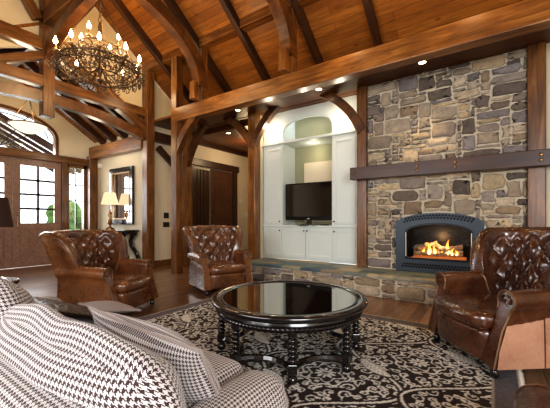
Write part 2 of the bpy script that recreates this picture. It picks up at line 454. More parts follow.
# walls
m = MB().box(-7.2, -7.1, 4.85, 9.6, 0, 3.60); 
S(m.build('wall_hall', M['cream']), 'cream wall running back into the hall', 'wall')
S(MB().box(-7.1, -4.35, 9.5, 9.6, 0, 3.60).build('wall_hall_end', M['cream']), 'cream wall at the end of the hall', 'wall')
S(MB().box(-4.45, -4.36, 5.75, 9.5, 0, 3.60).build('wall_hall_right', M['cream']), 'cream wall on the right side of the hall', 'wall')
S(MB().box(-9.8, -7.1, 4.75, 4.85, 0, 5.0).build('wall_mirror', M['cream']), 'cream wall behind the console table', 'wall')
S(MB().box(.61, 3.2, 5.66, 5.76, 0, 3.61).build('wall_right', M['cream']), 'cream wall right of the stone fireplace', 'wall')
S(MB().box(-7.2, 3.3, -2.62, -2.52, 0, 2.9).build('wall_back', M['cream']), 'cream wall behind the viewer', 'wall')
S(MB().prism([(-2.6, 0), (5.75, 0), (5.75, 4.2), (2.52, 6.55), (-2.6, 2.9)], 'x', 3.2, 3.3).build('wall_side', M['cream']), 'cream gable wall at the far right of the room', 'wall')
# gable wall above the entry opening (plane X=-7.1)
EZ, ES, EY = 4.85, .66, 4.75
ER = EZ
def entz(y): return ER - ES*abs(y-RY)
m = MB()
for s in (1, -1):
    pts = [(RY, 4.55), (RY, RZ+.06), (RY+s*3.2, roofz(RY+3.2)+.06), (RY+s*3.15, 3.52), (RY+s*2.23, 3.52)]
    m.prism(pts, 'x', -7.2, -7.12)
S(m.build('wall_gable', M['cream_siding']), 'cream gable wall above the entry timbers', 'wall')
S(MB().box(-7.2, -7.1, -2.6, .29, 0, 4.4).build('wall_entry_left', M['cream']), 'cream wall at the left of the entry', 'wall')
S(MB().box(-9.8, -7.1, .2, .29, 0, 5.0).build('wall_entry', M['cream']), 'cream wall left of the front door', 'wall')
# entry roof slopes
for sgn in (1, -1):
    d = Vector((0, sgn, -ES)); ln = 2.4*math.sqrt(1+ES*ES); mid = Vector((-8.5, RY, ER+.12)) + d.normalized()*ln/2
    S(slab('ceiling_entry', mid, (1 if sgn > 0 else -1, 0, 0), d, 2.8, ln, .05, M['ceiling']), 'sloped pine board ceiling over the entry, %s side' % ('mirror' if sgn > 0 else 'far left'), 'ceiling')

# door wall (plane X=-9.8) with arched window, door openings
DX = -9.8
m = MB()
ya, yb = .29, 4.75
def arch_top(y):
    t = (y-2.54)/1.27
    return None if abs(t) > 1 else 3.40 + .62*math.sqrt(max(0, 1-t*t))
N = 60
for i in range(N):
    y0 = ya+(yb-ya)*i/N; y1 = ya+(yb-ya)*(i+1)/N; yc = (y0+y1)/2; at = arch_top(yc)
    top0 = min(entz(y0)+.2, 6); top1 = min(entz(y1)+.2, 6)
    zb = at if at else 3.0
    if at:
        z0 = arch_top(y0) or 3.4; z1 = arch_top(y1) or 3.4
    else: z0 = z1 = 3.0
    m.prism([(y0, z0), (y1, z1), (y1, top1), (y0, top0)], 'x', DX-.12, DX)
m.box(DX-.12, DX, ya, 1.0, 0, 3.0); m.box(DX-.12, DX, 4.52, yb, 0, 3.0)
S(m.build('wall_door', M['cream']), 'cream wall around the front door', 'wall')
# header over door
o = bar('trim_header', (DX-.02, .6, 2.87), (DX-.02, 4.6, 2.87), .2, .2, M['timber']); S(o, 'wide timber header over the front doors', 'header')
o = bar('trim_mullion', (DX-.02, 3.94, 0), (DX-.02, 3.94, 2.78), .16, .14, M['timber']); S(o, 'timber mullion between front door and side window', 'mullion')
o = bar('trim_mullion', (DX-.02, 1.2, 0), (DX-.02, 1.2, 2.77), .16, 1.02, M['timber']); S(o, 'timber panel left of the double doors', 'mullion')

def entry_door(y0, y1, label):
    z0, z1 = .0, 2.78
    root = empty('front_door', (DX-.05, (y0+y1)/2, z0)); S(root, label, 'door'); root.name = 'door_1'
    m = MB(); st = .16
    gz0, gz1 = 1.12, 2.60
    m.box(DX-.08, DX-.02, y0, y0+st, z0, z1, .006); m.box(DX-.08, DX-.02, y1-st, y1, z0, z1, .006)
    m.box(DX-.08, DX-.02, y0+st, y1-st, gz1, z1); m.box(DX-.08, DX-.02, y0+st, y1-st, .95, gz0); m.box(DX-.08, DX-.02, y0+st, y1-st, z0, .26)
    m.build('door_frame', M['door_wood'], root)
    m = MB(); n = 4; w = (y1-y0-2*st)/n
    for i in range(n): m.box(DX-.07, DX-.04, y0+st+i*w+.006, y0+st+(i+1)*w-.006, .26, .95, .004)
    m.box(DX-.068, DX-.05, y0+st, y1-st, .26, .95)
    m.build('door_panel', M['door_wood'], root)
    m = MB()
    m.box(DX-.075, DX-.025, (y0+y1)/2-.026, (y0+y1)/2+.026, gz0, gz1)
    for k in (1, 2, 3):
        z = gz0+(gz1-gz0)*k/4; m.box(DX-.075, DX-.025, y0+st, y1-st, z-.026, z+.026)
    m.build('muntin', M['timber_dark'], root)
    MB().box(DX-.055, DX-.05, y0+st, y1-st, gz0, gz1).build('door_glass', M['glass'], root)
    return root
entry_door(2.797, 3.87, 'reddish wooden front door leaf with eight glass panes, right leaf')
d2 = entry_door(1.71, 2.793, 'reddish wooden front door leaf cut by the left frame edge'); d2.name = 'door_2'
h = MB().tube([(DX+.0, 2.88, 1.0), (DX+.05, 2.88, 1.02), (DX+.05, 2.88, 1.3), (DX+.0, 2.88, 1.32)], .012)
h.build('door_handle', M['bronze'], bpy.data.objects['door_1'])
# side window
root = empty('window_1', (DX-.05, 4.25, .3)); S(root, 'tall narrow side window beside the front door', 'window')
m = MB(); y0, y1 = 4.0, 4.52
m.box(DX-.1, DX+.02, y0, y0+.06, .0, 2.77); m.box(DX-.1, DX+.02, y1-.08, y1, .0, 2.77); m.box(DX-.1, DX+.02, y0, y1, .0, .35); m.box(DX-.1, DX+.02, y0, y1, 2.68, 2.77)
m.build('window_frame', M['timber'], root)
m = MB().box(DX-.07, DX-.03, 4.24, 4.265, .35, 2.68)
for z in (1.75, 2.2, ): m.box(DX-.07, DX-.03, y0, y1, z-.012, z+.012)
m.build('muntin', M['timber_dark'], root); MB().box(DX-.055, DX-.05, y0+.05, y1-.07, .35, 2.68).build('pane', M['glass'], root)
# arched window
root = empty('window_2', (DX-.05, 2.54, 2.97)); S(root, 'arched transom window over the front doors', 'window')
m = MB(); K = 28
path = [(DX-.04, 2.54+1.25*math.cos(PI*i/K), 3.40+.60*math.sin(PI*i/K)) for i in range(K+1)]
nr = [(0, -math.cos(PI*i/K), -math.sin(PI*i/K)) for i in range(K+1)]
m.arcbar(path, .16, (1, 0, 0), nr, .08); m.box(DX-.12, DX+.04, 1.29, 1.37, 2.97, 3.42); m.box(DX-.12, DX+.04, 3.71, 3.79, 2.97, 3.42)
m.build('window_frame', M['timber'], root)
m = MB(); path2 = [(DX-.05, 2.54+1.02*math.cos(PI*i/K), 3.38+.45*math.sin(PI*i/K)) for i in range(K+1)]
m.tube(path2, .016, 6)
for a in (30, 60, 90, 120, 150): m.tube([(DX-.05, 2.54, 3.0), (DX-.05, 2.54+1.2*math.cos(R(a)), 3.4+.55*math.sin(R(a)))], .014, 6)
m.build('muntin', M['timber_dark'], root)
m = MB(); m.prism([(2.54+1.22*math.cos(PI*i/K), 3.40+.58*math.sin(PI*i/K)) for i in range(K+1)]+[(1.32, 2.97), (3.76, 2.97)], 'x', DX-.055, DX-.05)
m.build('pane', M['glass'], root)
rs_ = random.Random(21)
for (sx_, sy_, hh_, lb) in ((-14.2, 5.9, 1.9, 'green garden shrub seen through the side window'),):
    m = MB()
    for k in range(26):
        a = rs_.random()*6.28; q = rs_.random(); m.ball((sx_+math.cos(a)*.6*q, sy_+math.sin(a)*.6*q, -.1+hh_*(.2+.7*rs_.random())), .28+.15*rs_.random(), 8)
    o = m.build('garden_shrub', M['lawn'], smooth=True); L(o, lb, 'shrub')
# porch beyond the door
S(MB().prism([(0, 4.9), (2.5, 6.0), (5.2, 4.9), (5.2, 5.0), (2.5, 6.1), (0, 5.0)], 'x', -12.2, -9.93).build('trim_porch_roof', M['soffit']), 'boarded porch roof outside', 'porch roof')
for i in range(5):
    S(bar('porch_rafter_beam', (-10.3-.42*i, 1.2, 4.55), (-10.3-.42*i, 4.8, 2.75), .12, .20, M['timber_dark']), 'dark porch rafter seen through the arched window', 'rafter', 'porch rafters outside the arched window')

# ---- timbers
def post(x, y, z0, z1, w, label, mat='timber', group=None):
    return S(bar('timber_pillar', (x, y, z0), (x, y, z1), w, w, M[mat]), label, 'post', group)
post(-5.86, 4.64, 0, 4.84, .19, 'full height timber post left of the hall opening, nearest the room', 'timber')
post(-6.72, 5.65, 0, 3.61, .20, 'timber post on the left side of the hall opening', 'timber')
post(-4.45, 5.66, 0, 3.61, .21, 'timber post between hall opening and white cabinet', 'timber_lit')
post(-1.93, 5.66, 0, 3.61, .18, 'timber post between white cabinet and stone wall', 'timber')
post(.51, 5.66, 0, 3.61, .20, 'timber post right of the stone wall', 'timber')
post(-7.0, 4.68, 0, 5.0, .21, 'tall timber post at the corner of the mirror wall', 'timber')
post(-9.68, 4.62, 0, 3.05, .22, 'timber corner post beside the tall side window', 'timber')
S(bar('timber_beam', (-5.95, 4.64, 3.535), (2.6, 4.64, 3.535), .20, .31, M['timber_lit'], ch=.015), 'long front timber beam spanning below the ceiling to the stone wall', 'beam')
S(bar('timber_beam', (-7.1, 4.66, 4.95), (2.6, 4.66, 4.95), .18, .20, M['timber']), 'upper timber purlin carried by short struts', 'beam')
S(bar('timber_beam', (-9.7, 4.64, 3.14), (-7.1, 4.64, 3.14), .20, .34, M['timber_lit']), 'timber beam over the mirror and console table', 'beam')
S(bar('timber_beam', (-7.02, 4.8, 3.30), (-7.02, 5.75, 3.30), .18, .24, M['timber_dark']), 'short beam on the cream wall between two posts', 'beam')
S(bar('timber_beam', (-7.0, 4.95, 3.05), (-7.0, 5.7, 2.45), .12, .14, M['timber_dark']), 'dark diagonal brace on the cream wall', 'brace')
# truss in front of the entry
S(bar('timber_beam', (-7.0, RY, 3.16), (-7.0, RY, 6.45), .20, .20, M['timber']), 'hanging king post in the middle of the entry truss', 'king post')
S(bar('timber_beam', (-7.0, .4, 3.81), (-7.0, 4.6, 3.81), .18, .20, M['timber']), 'middle tie beam of the entry truss', 'beam')
S(bar('timber_beam', (-7.0, 1.0, 4.50), (-7.0, RY-.1, 4.50), .18, .24, M['timber']), 'upper tie beam of the entry truss left of the king post', 'beam')
S(bar('timber_beam', (-7.0, RY+.1, 4.52), (-7.0, 4.7, 3.36), .18, .20, M['timber']), 'sloping truss chord right of the king post', 'beam')
S(bar('timber_beam', (-7.0, RY-.1, 4.30), (-7.0, .35, 3.16), .18, .14, M['timber']), 'sloping truss chord left of the king post', 'beam')
S(bar('timber_beam', (-7.0, RY-.15, 4.95), (-7.0, RY-.75, 5.95), .14, .16, M['timber']), 'diagonal strut rising left from the king post', 'strut')
m = MB(); K = 24
path = []; nr = []
for i in range(K+1):
    t = -1+2*i/K; path.append((-7.0, RY+2.1*t, 3.12+.30*(1-t*t))); v = Vector((0, .6*t/2.1*1.0, 1)).normalized(); nr.append(v)
m.arcbar(path, .16, (1, 0, 0), nr, .2)
S(m.build('timber_arch', M['timber_curve']), 'low arched chord at the bottom of the entry truss', 'arch')
m = MB(); path = []; nr = []
for i in range(K+1):
    a = PI/2*i/K; path.append((-6.9+2.3*(1-math.cos(a)), RY, 4.12+.62*math.sin(a))); nr.append((math.cos(a)*-.7, 0, math.sin(a)*1))
m.arcbar(path, .16, (0, 1, 0), [Vector(q).normalized() for q in nr], .2)
S(m.build('timber_arch', M['timber_curve']), 'curved brace springing right from the king post', 'arch')
S(bar('timber_beam', (-7.0, RY, 5.0), (2.6, RY, 5.0), .2, .26, M['timber']), 'timber beam on the centre line carrying the chandelier', 'beam')
# entry rafters
for i, x in enumerate((-7.5, -8.05, -8.6, -9.15)):
    for s in (1, -1):
        S(bar('rafter_beam', (x, RY, ER+.0), (x, RY+s*2.2, ER-ES*2.2), .12, .16, M['timber_dark']), None, 'rafter', 'rafters over the entry')['label'] = 'dark rafter in the entry ceiling behind the truss'
S(bar('timber_beam', (-9.75, RY, ER-.1), (-7.1, RY, ER-.1), .16, .2, M['timber_dark']), 'ridge timber over the entry', 'beam')
# great-room rafters
for x in (-6.35, -5.12, -4.0, -2.74, -1.62, .75, 1.85):
    for s in ((1,) if True else (1, -1)):
        y1 = 5.66; y0 = RY
        z = lambda y: roofz(y)-.10
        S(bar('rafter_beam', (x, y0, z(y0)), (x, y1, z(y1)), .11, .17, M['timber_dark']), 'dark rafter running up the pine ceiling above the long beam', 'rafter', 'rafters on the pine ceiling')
# hammer-beam style arches
def truss(x, which):
    S(bar('timber_pillar', (x, 4.46, 3.69), (x, 4.46, 4.06), .13, .15, M['timber_lit']), 'short stub post carrying the foot of the %s arch' % which, 'stub post')
    S(bar('timber_pillar', (x, 4.68, 3.69), (x, 4.68, 4.86), .16, .16, M['timber']), 'strut from the long beam to the purlin behind the %s arch' % which, 'strut')
    m = MB(); path = []; nr = []; K = 36
    for i in range(K+1):
        a = PI*i/K; path.append((x, RY+1.98*math.cos(a), 4.0+1.12*math.sin(a)**.9)); nr.append(Vector((0, math.cos(a)*.75, math.sin(a))).normalized())
    m.arcbar(path, .20, (1, 0, 0), nr, .24)
    S(m.build('timber_arch', M['timber_curve']), 'big curved timber arch, %s' % which, 'arch')
truss(-5.08, 'farther'); truss(-2.87, 'nearer')
# struts above arches
for x in (): S(bar('timber_beam', (x, 4.55, 4.3), (x, 3.6, 5.5), .14, .18, M['timber_dark']), 'dark diagonal strut beside the %s arch' % ('farther' if x < -4 else 'nearer'), 'strut')

def curved_brace(p_low, p_top, sag, label, w=.13, d=.16, mat='timber_curve'):
    """quarter-like curve: vertical at p_low (on post), horizontal at p_top (under beam)"""
    a0 = Vector(p_low); b0 = Vector(p_top); m = MB(); path = []; nr = []; K = 14
    hd = Vector((b0.x-a0.x, b0.y-a0.y, 0)); hz = b0.z-a0.z; wd = hd.normalized().cross(Vector((0, 0, 1)))
    for i in range(K+1):
        t = i/K; lin = a0.lerp(b0, t); nn = Vector((-hd.normalized().x*hz, -hd.normalized().y*hz, hd.length)).normalized()
        path.append(lin + nn*(sag*4*t*(1-t))); nr.append(nn)
    m.arcbar(path, w, wd, nr, d)
    return S(m.build('timber_brace', M[mat]), label, 'brace')
curved_brace((-5.80, 4.62, 2.62), (-5.1, 4.62, 3.40), .07, 'curved brace from the nearest post up to the long beam')
curved_brace((-6.64, 5.62, 2.55), (-5.95, 5.62, 3.60), .07, 'curved brace on the left side of the hall opening')
curved_brace((-4.52, 5.60, 2.85), (-5.3, 5.60, 3.60), .07, 'curved brace on the right side of the hall opening')
curved_brace((-4.38, 5.60, 2.75), (-3.72, 5.60, 3.60), .08, 'curved brace left above the white cabinet')
curved_brace((-1.99, 5.60, 2.75), (-2.75, 5.60, 3.60), .10, 'curved brace right above the white cabinet')

# baseboards
S(MB().box(-7.1, -7.07, 4.86, 5.98, 0, .16, .004).build('baseboard_left', M['timber']), 'wooden baseboard under the cream wall', 'baseboard')
S(MB().box(-7.1, -7.07, 8.1, 9.5, 0, .16, .004).build('baseboard_hall', M['timber_dark']), 'dark baseboard at the far end of the hall', 'baseboard')
S(MB().box(-9.5, -7.15, 4.715, 4.75, 0, .16, .004).build('baseboard_mirror', M['timber']), 'wooden baseboard below the mirror', 'baseboard')
# hall doors
root = empty('door_3', (-7.06, 6.6, 0)); S(root, 'dark wooden hall doorway with plank door leaf', 'door')
m = MB(); m.box(-7.1, -7.03, 6.0, 6.16, 0, 2.78, .006); m.box(-7.1, -7.03, 7.86, 8.04, 0, 2.78, .006); m.box(-7.1, -7.0, 5.95, 8.1, 2.78, 2.98, .01)
m.build('door_frame', M['timber_dark'], root)
m = MB()
for k in range(5): m.box(-7.09, -7.06, 6.18+k*.13, 6.18+(k+1)*.13-.02, .02, 2.7, .006)
m.build('door_leaf', M['timber_dark'], root)
m = MB().box(-7.095, -7.07, 6.86, 7.84, .02, 2.76)
m.build('door_leaf', M['hall_door'], root)
m = MB()
for a, b in ((.18, 1.1), (1.25, 2.6)):
    m.box(-7.07, -7.055, 7.02, 7.70, a, b, .006)
m.build('door_panel', M['hall_door'], root)
MB().ball((-7.03, 6.94, 1.05), .03).build('door_knob', M['bronze'], root)
S(MB().box(-7.1, -7.02, 6.0, 9.5, 3.40, 3.52).build('trim_hall', M['timber_dark']), 'dark crown trim in the hall', 'trim')

# stone generator ------------------------------------------------------
def stones(name, u0, u1, z0, z1, hole, to3, depth, seed, cell=.062, mat=M['stone'], hrange=(1, 3)):
    rnd = random.Random(seed); nu = int(round((u1-u0)/cell)); nz = int(round((z1-z0)/cell)); cu = (u1-u0)/nu; cz = (z1-z0)/nz
    occ = np.zeros((nu, nz), bool)
    for i in range(nu):
        for j in range(nz):
            if hole and hole(u0+(i+.5)*cu, z0+(j+.5)*cz): occ[i, j] = True
    vs = []; fs = []; cols = []
    pal = [srgb(176,162,138), srgb(164,151,132), srgb(150,138,122), srgb(138,127,118), srgb(186,168,138), srgb(112,102,92), srgb(156,146,136), srgb(180,167,148), srgb(146,129,108), srgb(138,131,130), srgb(164,153,136), srgb(104,95,88)]
    for j in range(nz):
        for i in range(nu):
            if occ[i, j]: continue
            big = rnd.random()
            mw = rnd.choice([3, 4, 5, 6, 7, 8]) if big > .25 else rnd.choice([2, 3]); mh = rnd.choice([1, 2, 2, 3, 4]) if big > .25 else rnd.choice([1, 2])
            mh = max(hrange[0], min(mh, hrange[1]+1))
            w = 0
            while w < mw and i+w < nu and not occ[i+w, j]: w += 1
            h = 1
            while h < mh and j+h < nz and not occ[i:i+w, j+h].any(): h += 1
            occ[i:i+w, j:j+h] = True
            a = u0+i*cu; b = u0+(i+w)*cu; c = z0+j*cz; d = z0+(j+h)*cz; g = .0065
            cx = (a+b)/2; cy = (c+d)/2; hw = (b-a)/2-g; hh = (d-c)/2-g
            n = 16; dp = depth*(.5+rnd.random()*.8); col = rnd.choice(pal); k = .8+rnd.random()*.4; col = tuple(min(1, q*k) for q in col)
            base = len(vs); off = [1-.0*rnd.random() for _ in range(n)]; e = 2/ rnd.uniform(4.5, 10)
            jit = [(rnd.uniform(-.022, .012), rnd.uniform(-.018, .010)) for _ in range(n)]; tl = (rnd.uniform(-.15, .15), rnd.uniform(-.2, .2))
            for ring, (sc, dz) in enumerate(((1.0, 0), (.98, .65), (.86, 1.0))):
                for q in range(n):
                    t = 2*PI*q/n; x = math.copysign(abs(math.cos(t))**e, math.cos(t)); y = math.copysign(abs(math.sin(t))**e, math.sin(t))
                    px = cx + x*(hw*sc) + jit[q][0]*x; py = cy + y*(hh*sc) + jit[q][1]*y
                    vs.append(to3(px, py, dp*dz*(1+tl[0]*x+tl[1]*y)+.004)); cols.append(col)
            vs.append(to3(cx, cy, dp*1.05)); cols.append(col)
            for r_ in range(2):
                for q in range(n): fs.append((base+r_*n+q, base+r_*n+(q+1) % n, base+(r_+1)*n+(q+1) % n, base+(r_+1)*n+q))
            for q in range(n): fs.append((base+2*n+q, base+2*n+(q+1) % n, base+3*n))
    return vs, fs, cols
def stone_obj(name, vs, fs, cols, origin, parent=None, mat=None):
    me = bpy.data.meshes.new(name); off = np.array(origin); me.from_pydata((np.array(vs)-off).tolist(), [], fs)
    at = me.color_attributes.new('Col', 'FLOAT_COLOR', 'POINT'); at.data.foreach_set('color', [c for col in cols for c in (*col, 1)])
    me.materials.append(mat or M['stone']); me.update()
    bm = bmesh.new(); bm.from_mesh(me); bmesh.ops.recalc_face_normals(bm, faces=bm.faces); bm.to_mesh(me); bm.free()
    me.polygons.foreach_set('use_smooth', [True]*len(me.polygons))
    return link(name, me, origin if parent is None else (0, 0, 0), parent)

IX0, IX1, IZ0 = -1.34, -.08, .35
def ins_top(x, add=0):
    t = (x-(IX0+IX1)/2)/((IX1-IX0)/2+add)
    return 1.13 + add + .185*math.sqrt(max(0, 1-min(1, abs(t))**2.0)) if abs(t) <= 1 else -1
def hole(x, z): return IX0 <= x <= IX1 and z < ins_top(x)
a = stones('s', -1.85, .42, .35, 3.61, hole, lambda u, z, d: (u, 5.65-d, z), .035, 11)
w = stone_obj('wall_fireplace', *a, origin=(-.7, 5.65, .35)); S(w, 'ledgestone fireplace wall of tan and grey stones', 'stone wall')
mm = MB(); mm.box(-1.86, IX0-.001, 5.65, 5.75, 0, 3.61); mm.box(IX1+.001, .45, 5.65, 5.75, 0, 3.61); mm.box(IX0-.001, IX1+.001, 5.65, 5.75, 0, IZ0-.002)
for i in range(32):
    x0 = IX0+(IX1-IX0)*i/32; x1 = IX0+(IX1-IX0)*(i+1)/32; mm.prism([(x0, ins_top(x0)-.01), (x1, ins_top(x1)-.01), (x1, 3.61), (x0, 3.61)], 'y', 5.65, 5.75)
S(mm.build('wall_mortar', M['mortar']), 'pale mortar behind the fireplace stones', 'wall')

# hearth: bench of stone with slate top
root = empty('hearth', (-1.6, 5.3, 0)); S(root, 'raised stone hearth bench with slate top along the wall', 'hearth')
m = MB().box(-4.2, 1.6, 4.975, 5.62, 0, .30); m.build('mortar_core', M['mortar'], root)
a = stones('s', -4.2, 1.6, .0, .29, None, lambda u, z, d: (u, 4.975-d, z), .03, 5, cell=.072, hrange=(1, 2))
o = stone_obj('stone_face', *a, origin=(-1.6, 5.3, 0), parent=root)
m = MB().box(-4.25, 1.65, 4.92, 5.655, .30, .348, .008); m.build('slate_top', M['slate'], root)
m = MB().box(-4.3, -1.85, 5.60, 5.87, .0, .34); m.build('slate_top', M['slate'], root)
# ------------------------------------------------------------------ mantel
root = empty('mantel', (-.7, 5.47, 1.91)); L(root, 'long dark timber mantel beam bolted across the stone wall', 'mantel')
o = bar('mantel_beam', (-2.08, 5.475, 2.02), (1.6, 5.475, 2.02), .17, .215, M['mantel'], parent=root, ch=.008)
for x in (-2.02, -1.33-.27, -1.33-.27+.0, -.98, -.98, .47, .47):
    pass
for x in (-1.99, -.97, -.446, .537):
    for z in ((1.99, 2.06) if x > -1.9 else (2.02,)):
        b = MB().lathe([(.0, -.0), (.024, .0), (.024, .010), (.014, .02), (0, .022)], 10).build('bolt', M['bronze'], root, local=True)
        b.location = Vector((x, 5.392, z)) - root.location; b.rotation_euler = (PI/2, 0, 0)

# ------------------------------------------------------------------ fireplace insert
root = empty('fireplace_insert', ((IX0+IX1)/2, 5.62, .35)); L(root, 'arched blue-grey steel gas fireplace insert in the stone wall', 'fireplace')
cx = (IX0+IX1)/2; hw = (IX1-IX0)/2
def arch_poly(hw_, zb, zs, rise, n=24):
    return [(cx+hw_, zb)]+[(cx+hw_*math.cos(PI*i/n), zs+rise*math.sin(PI*i/n)**1.0) for i in range(n+1)]+[(cx-hw_, zb)]
def ring(outer, inner, y0, y1):
    m = MB(); n = len(outer)
    for A, B in ((outer, inner),):
        vs = [(p[0], y0, p[1]) for p in A]+[(p[0], y0, p[1]) for p in B]+[(p[0], y1, p[1]) for p in A]+[(p[0], y1, p[1]) for p in B]
        fs = []
        for i in range(n):
            j = (i+1) % n
            fs += [(i, j, n+j, n+i), (2*n+i, 3*n+i, 3*n+j, 2*n+j), (i, 2*n+i, 2*n+j, j), (n+i, n+j, 3*n+j, 3*n+i)]
        m.add(vs, fs)
    return m
O = arch_poly(hw, .352, 1.13, .185); I = arch_poly(hw-.15, .56, 1.00, .15)
ring(O, I, 5.585, 5.63).build('steel_surround', M['steel_blue'], root)
O2 = arch_poly(hw-.145, .555, 1.0, .155); I2 = arch_poly(hw-.175, .585, .985, .14)
ring(O2, I2, 5.57, 5.60).build('steel_trim', M['black_metal'], root)
# firebox
m = MB(); m.box(cx-hw+.14, cx+hw-.14, 5.98, 6.0, .5, 1.2); m.box(cx-hw+.13, cx-hw+.15, 5.63, 6.0, .5, 1.2); m.box(cx+hw-.15, cx+hw-.13, 5.63, 6.0, .5, 1.2); m.box(cx-hw+.14, cx+hw-.14, 5.63, 6.0, .5, .56); m.box(cx-hw+.14, cx+hw-.14, 5.63, 6.0, 1.15, 1.2)
m.build('firebox', M['black_metal'], root)
m = MB(); m.prism(I2, 'y', 5.60, 5.604); m.build('fire_glass', M['fire_glass'], root)
# pierced louvres: dark diamond cut-outs
def diamonds(zf, n, w, rows):
    m = MB()
    for r_ in range(rows):
        for i in range(n):
            x = cx-w+2*w*(i+.5*(r_ % 2)+.25)/n; z = zf(x)+r_*.040; s = .022
            m.add([(x-s*.9, 5.580, z), (x, 5.580, z-s), (x+s*.9, 5.580, z), (x, 5.580, z+s)], [(0, 1, 2, 3)])
    return m
diamonds(lambda x: .435, 24, hw-.1, 2).build('louvre', M['hole'], root)
diamonds(lambda x: 1.12+.165*math.sqrt(max(0, 1-((x-cx)/(hw-.02))**2))-.05, 22, hw-.13, 2).build('louvre', M['hole'], root)
for s in (-1, 1): MB().tube([(cx+s*(hw-.165), 5.575, .6), (cx+s*(hw-.165), 5.575, 1.0)], .008, 8).build('side_bar', M['white_plate'], root)
# logs + flames
root = empty('gas_log_set', (cx, 5.78, .56)); L(root, 'stacked glowing gas logs burning inside the fireplace', 'logs')
MB().box(cx-.38, cx+.38, 5.66, 5.95, .56, .60, .01).build('ember_bed', M['ash'], root)
logm = None
n = NT('log_bark'); v = n.coord('Object'); a_ = n.noise(v, 16, 5, .7); n.col(n.ramp(a_, [(.3, srgb(90,70,54)), (.5, srgb(190,166,136)), (.7, srgb(230,210,180))])); n.setp(Roughness=.9); n.bump(a_, .8, .02); logm = n.m
rnd = random.Random(4)
def log(p, q, r):
    p = Vector(p); q = Vector(q); pts = [p.lerp(q, i/7)+Vector((rnd.uniform(-1, 1), rnd.uniform(-1, 1), rnd.uniform(-1, 1)))*.008 for i in range(8)]
    MB().tube(pts, [r*rnd.uniform(.85, 1.12) for _ in range(8)], 10).build('log', logm, root, smooth=True)
log((cx-.36, 5.72, .65), (cx+.30, 5.76, .65), .045); log((cx-.28, 5.86, .68), (cx+.34, 5.84, .67), .05); log((cx-.30, 5.70, .72), (cx-.05, 5.88, .82), .038)
log((cx-.16, 5.70, .80), (cx-.38, 5.86, .72), .036); log((cx+.02, 5.72, .72), (cx+.32, 5.86, .76), .038); log((cx-.1, 5.88, .8), (cx+.16, 5.72, .70), .034)
def flame_mesh(x, y, z, h, r, s):
    rr = random.Random(s); m = MB(); pts = []; rad = []
    for i in range(10):
        t = i/9; pts.append((x+math.sin(t*5+s)*.02*t, y, z+h*t)); rad.append(r*(math.sin(PI*min(1, t*.9+.12))**.8)*(1-t*.75)+.001)
    m.tube(pts, rad, 8); return m
for i, (x, h, r) in enumerate(((-.13, .20, .035), (-.05, .16, .03), (.14, .25, .034), (.20, .12, .022), (-.22, .10, .025), (.04, .10, .025), (.26, .09, .02))):
    flame_mesh(cx+x, 5.69+.02*(i % 3), .64, h, r, i).build('flame', M['flame'], root, smooth=True)

# ------------------------------------------------------------------ white built-in cabinet
CX0, CX1, NX0, NX1, CY = -4.34, -2.03, -3.82, -2.64, 5.88
root = empty('media_cabinet', (-3.2, 5.9, .348)); L(root, 'white painted built-in media cabinet with open television niche', 'cabinet')
m = MB()
m.box(CX0, NX0, CY, 6.45, .345, 3.6); m.box(NX1, CX1, CY, 6.45, .345, 3.6)       # towers
m.box(NX0, NX1, CY, 6.45, .345, 1.05)
m.build('carcass', M['white'], root)
MB().box(CX0-.0, CX1, CY-.035, 6.45, 1.05, 1.085, .006).build('counter', M['white'], root)
m = MB(); m.box(NX0, NX1, 6.42, 6.46, 1.085, 2.9); m.build('niche_back', M['sage'], root)
MB().box(-3.55, -2.66, 6.36, 6.42, 1.15, 2.50, .01).build('back_panel', M['cream'], root)
MB().box(CX0, CX1, CY-.05, 6.45, 2.88, 2.935, .012).build('crown_shelf', M['white'], root)
m = MB().box(NX0, NX1, 6.42, 6.46, 2.9, 3.6); m.build('upper_back', M['sage'], root)
# arched spandrel above
K = 20; m = MB(); ncx = (NX0+NX1)/2; nhw = (NX1-NX0)/2
for i in range(K):
    x0 = NX0+(NX1-NX0)*i/K; x1 = NX0+(NX1-NX0)*(i+1)/K
    zz = lambda x: 3.16+.22*math.sqrt(max(0, 1-((x-ncx)/nhw)**2))
    m.prism([(x0, zz(x0)), (x1, zz(x1)), (x1, 3.6), (x0, 3.6)], 'y', CY, CY+.06)
m.build('arched_fascia', M['white'], root)
def shaker(name, x0, x1, z0, z1, kx, kz):
    par = root
    m = MB(); f = .065; y0 = CY-.022; y1 = CY
    m.box(x0, x0+f, y0, y1, z0, z1, .003); m.box(x1-f, x1, y0, y1, z0, z1, .003); m.box(x0+f, x1-f, y0, y1, z0, z0+f, .003); m.box(x0+f, x1-f, y0, y1, z1-f, z1, .003)
    m.box(x0+f, x1-f, CY-.008, y1, z0+f, z1-f)
    d = m.build('door', M['white'], par)
    MB().ball((kx, CY-.04, kz), .017).build('knob', M['black_metal'], d)
    return d
xs = [CX0+.03, NX0-.02, (NX0+NX1)/2, NX1+.02, CX1-.03]
# knob is grandchild: build() resolves location through the parent chain
shaker('d', CX0+.04, NX0-.03, .40, 1.02, NX0-.06, .97); shaker('d', NX0+.0, ncx-.01, .40, 1.02, ncx-.04, .97)
shaker('d', ncx+.01, NX1, .40, 1.02, ncx+.04, .97); shaker('d', NX1+.03, CX1-.12, .40, 1.02, NX1+.06, .97)
shaker('d', CX0+.04, NX0-.03, 1.12, 2.82, NX0-.06, 1.17); shaker('d', NX1+.03, CX1-.12, 1.12, 2.82, NX1+.06, 1.17)

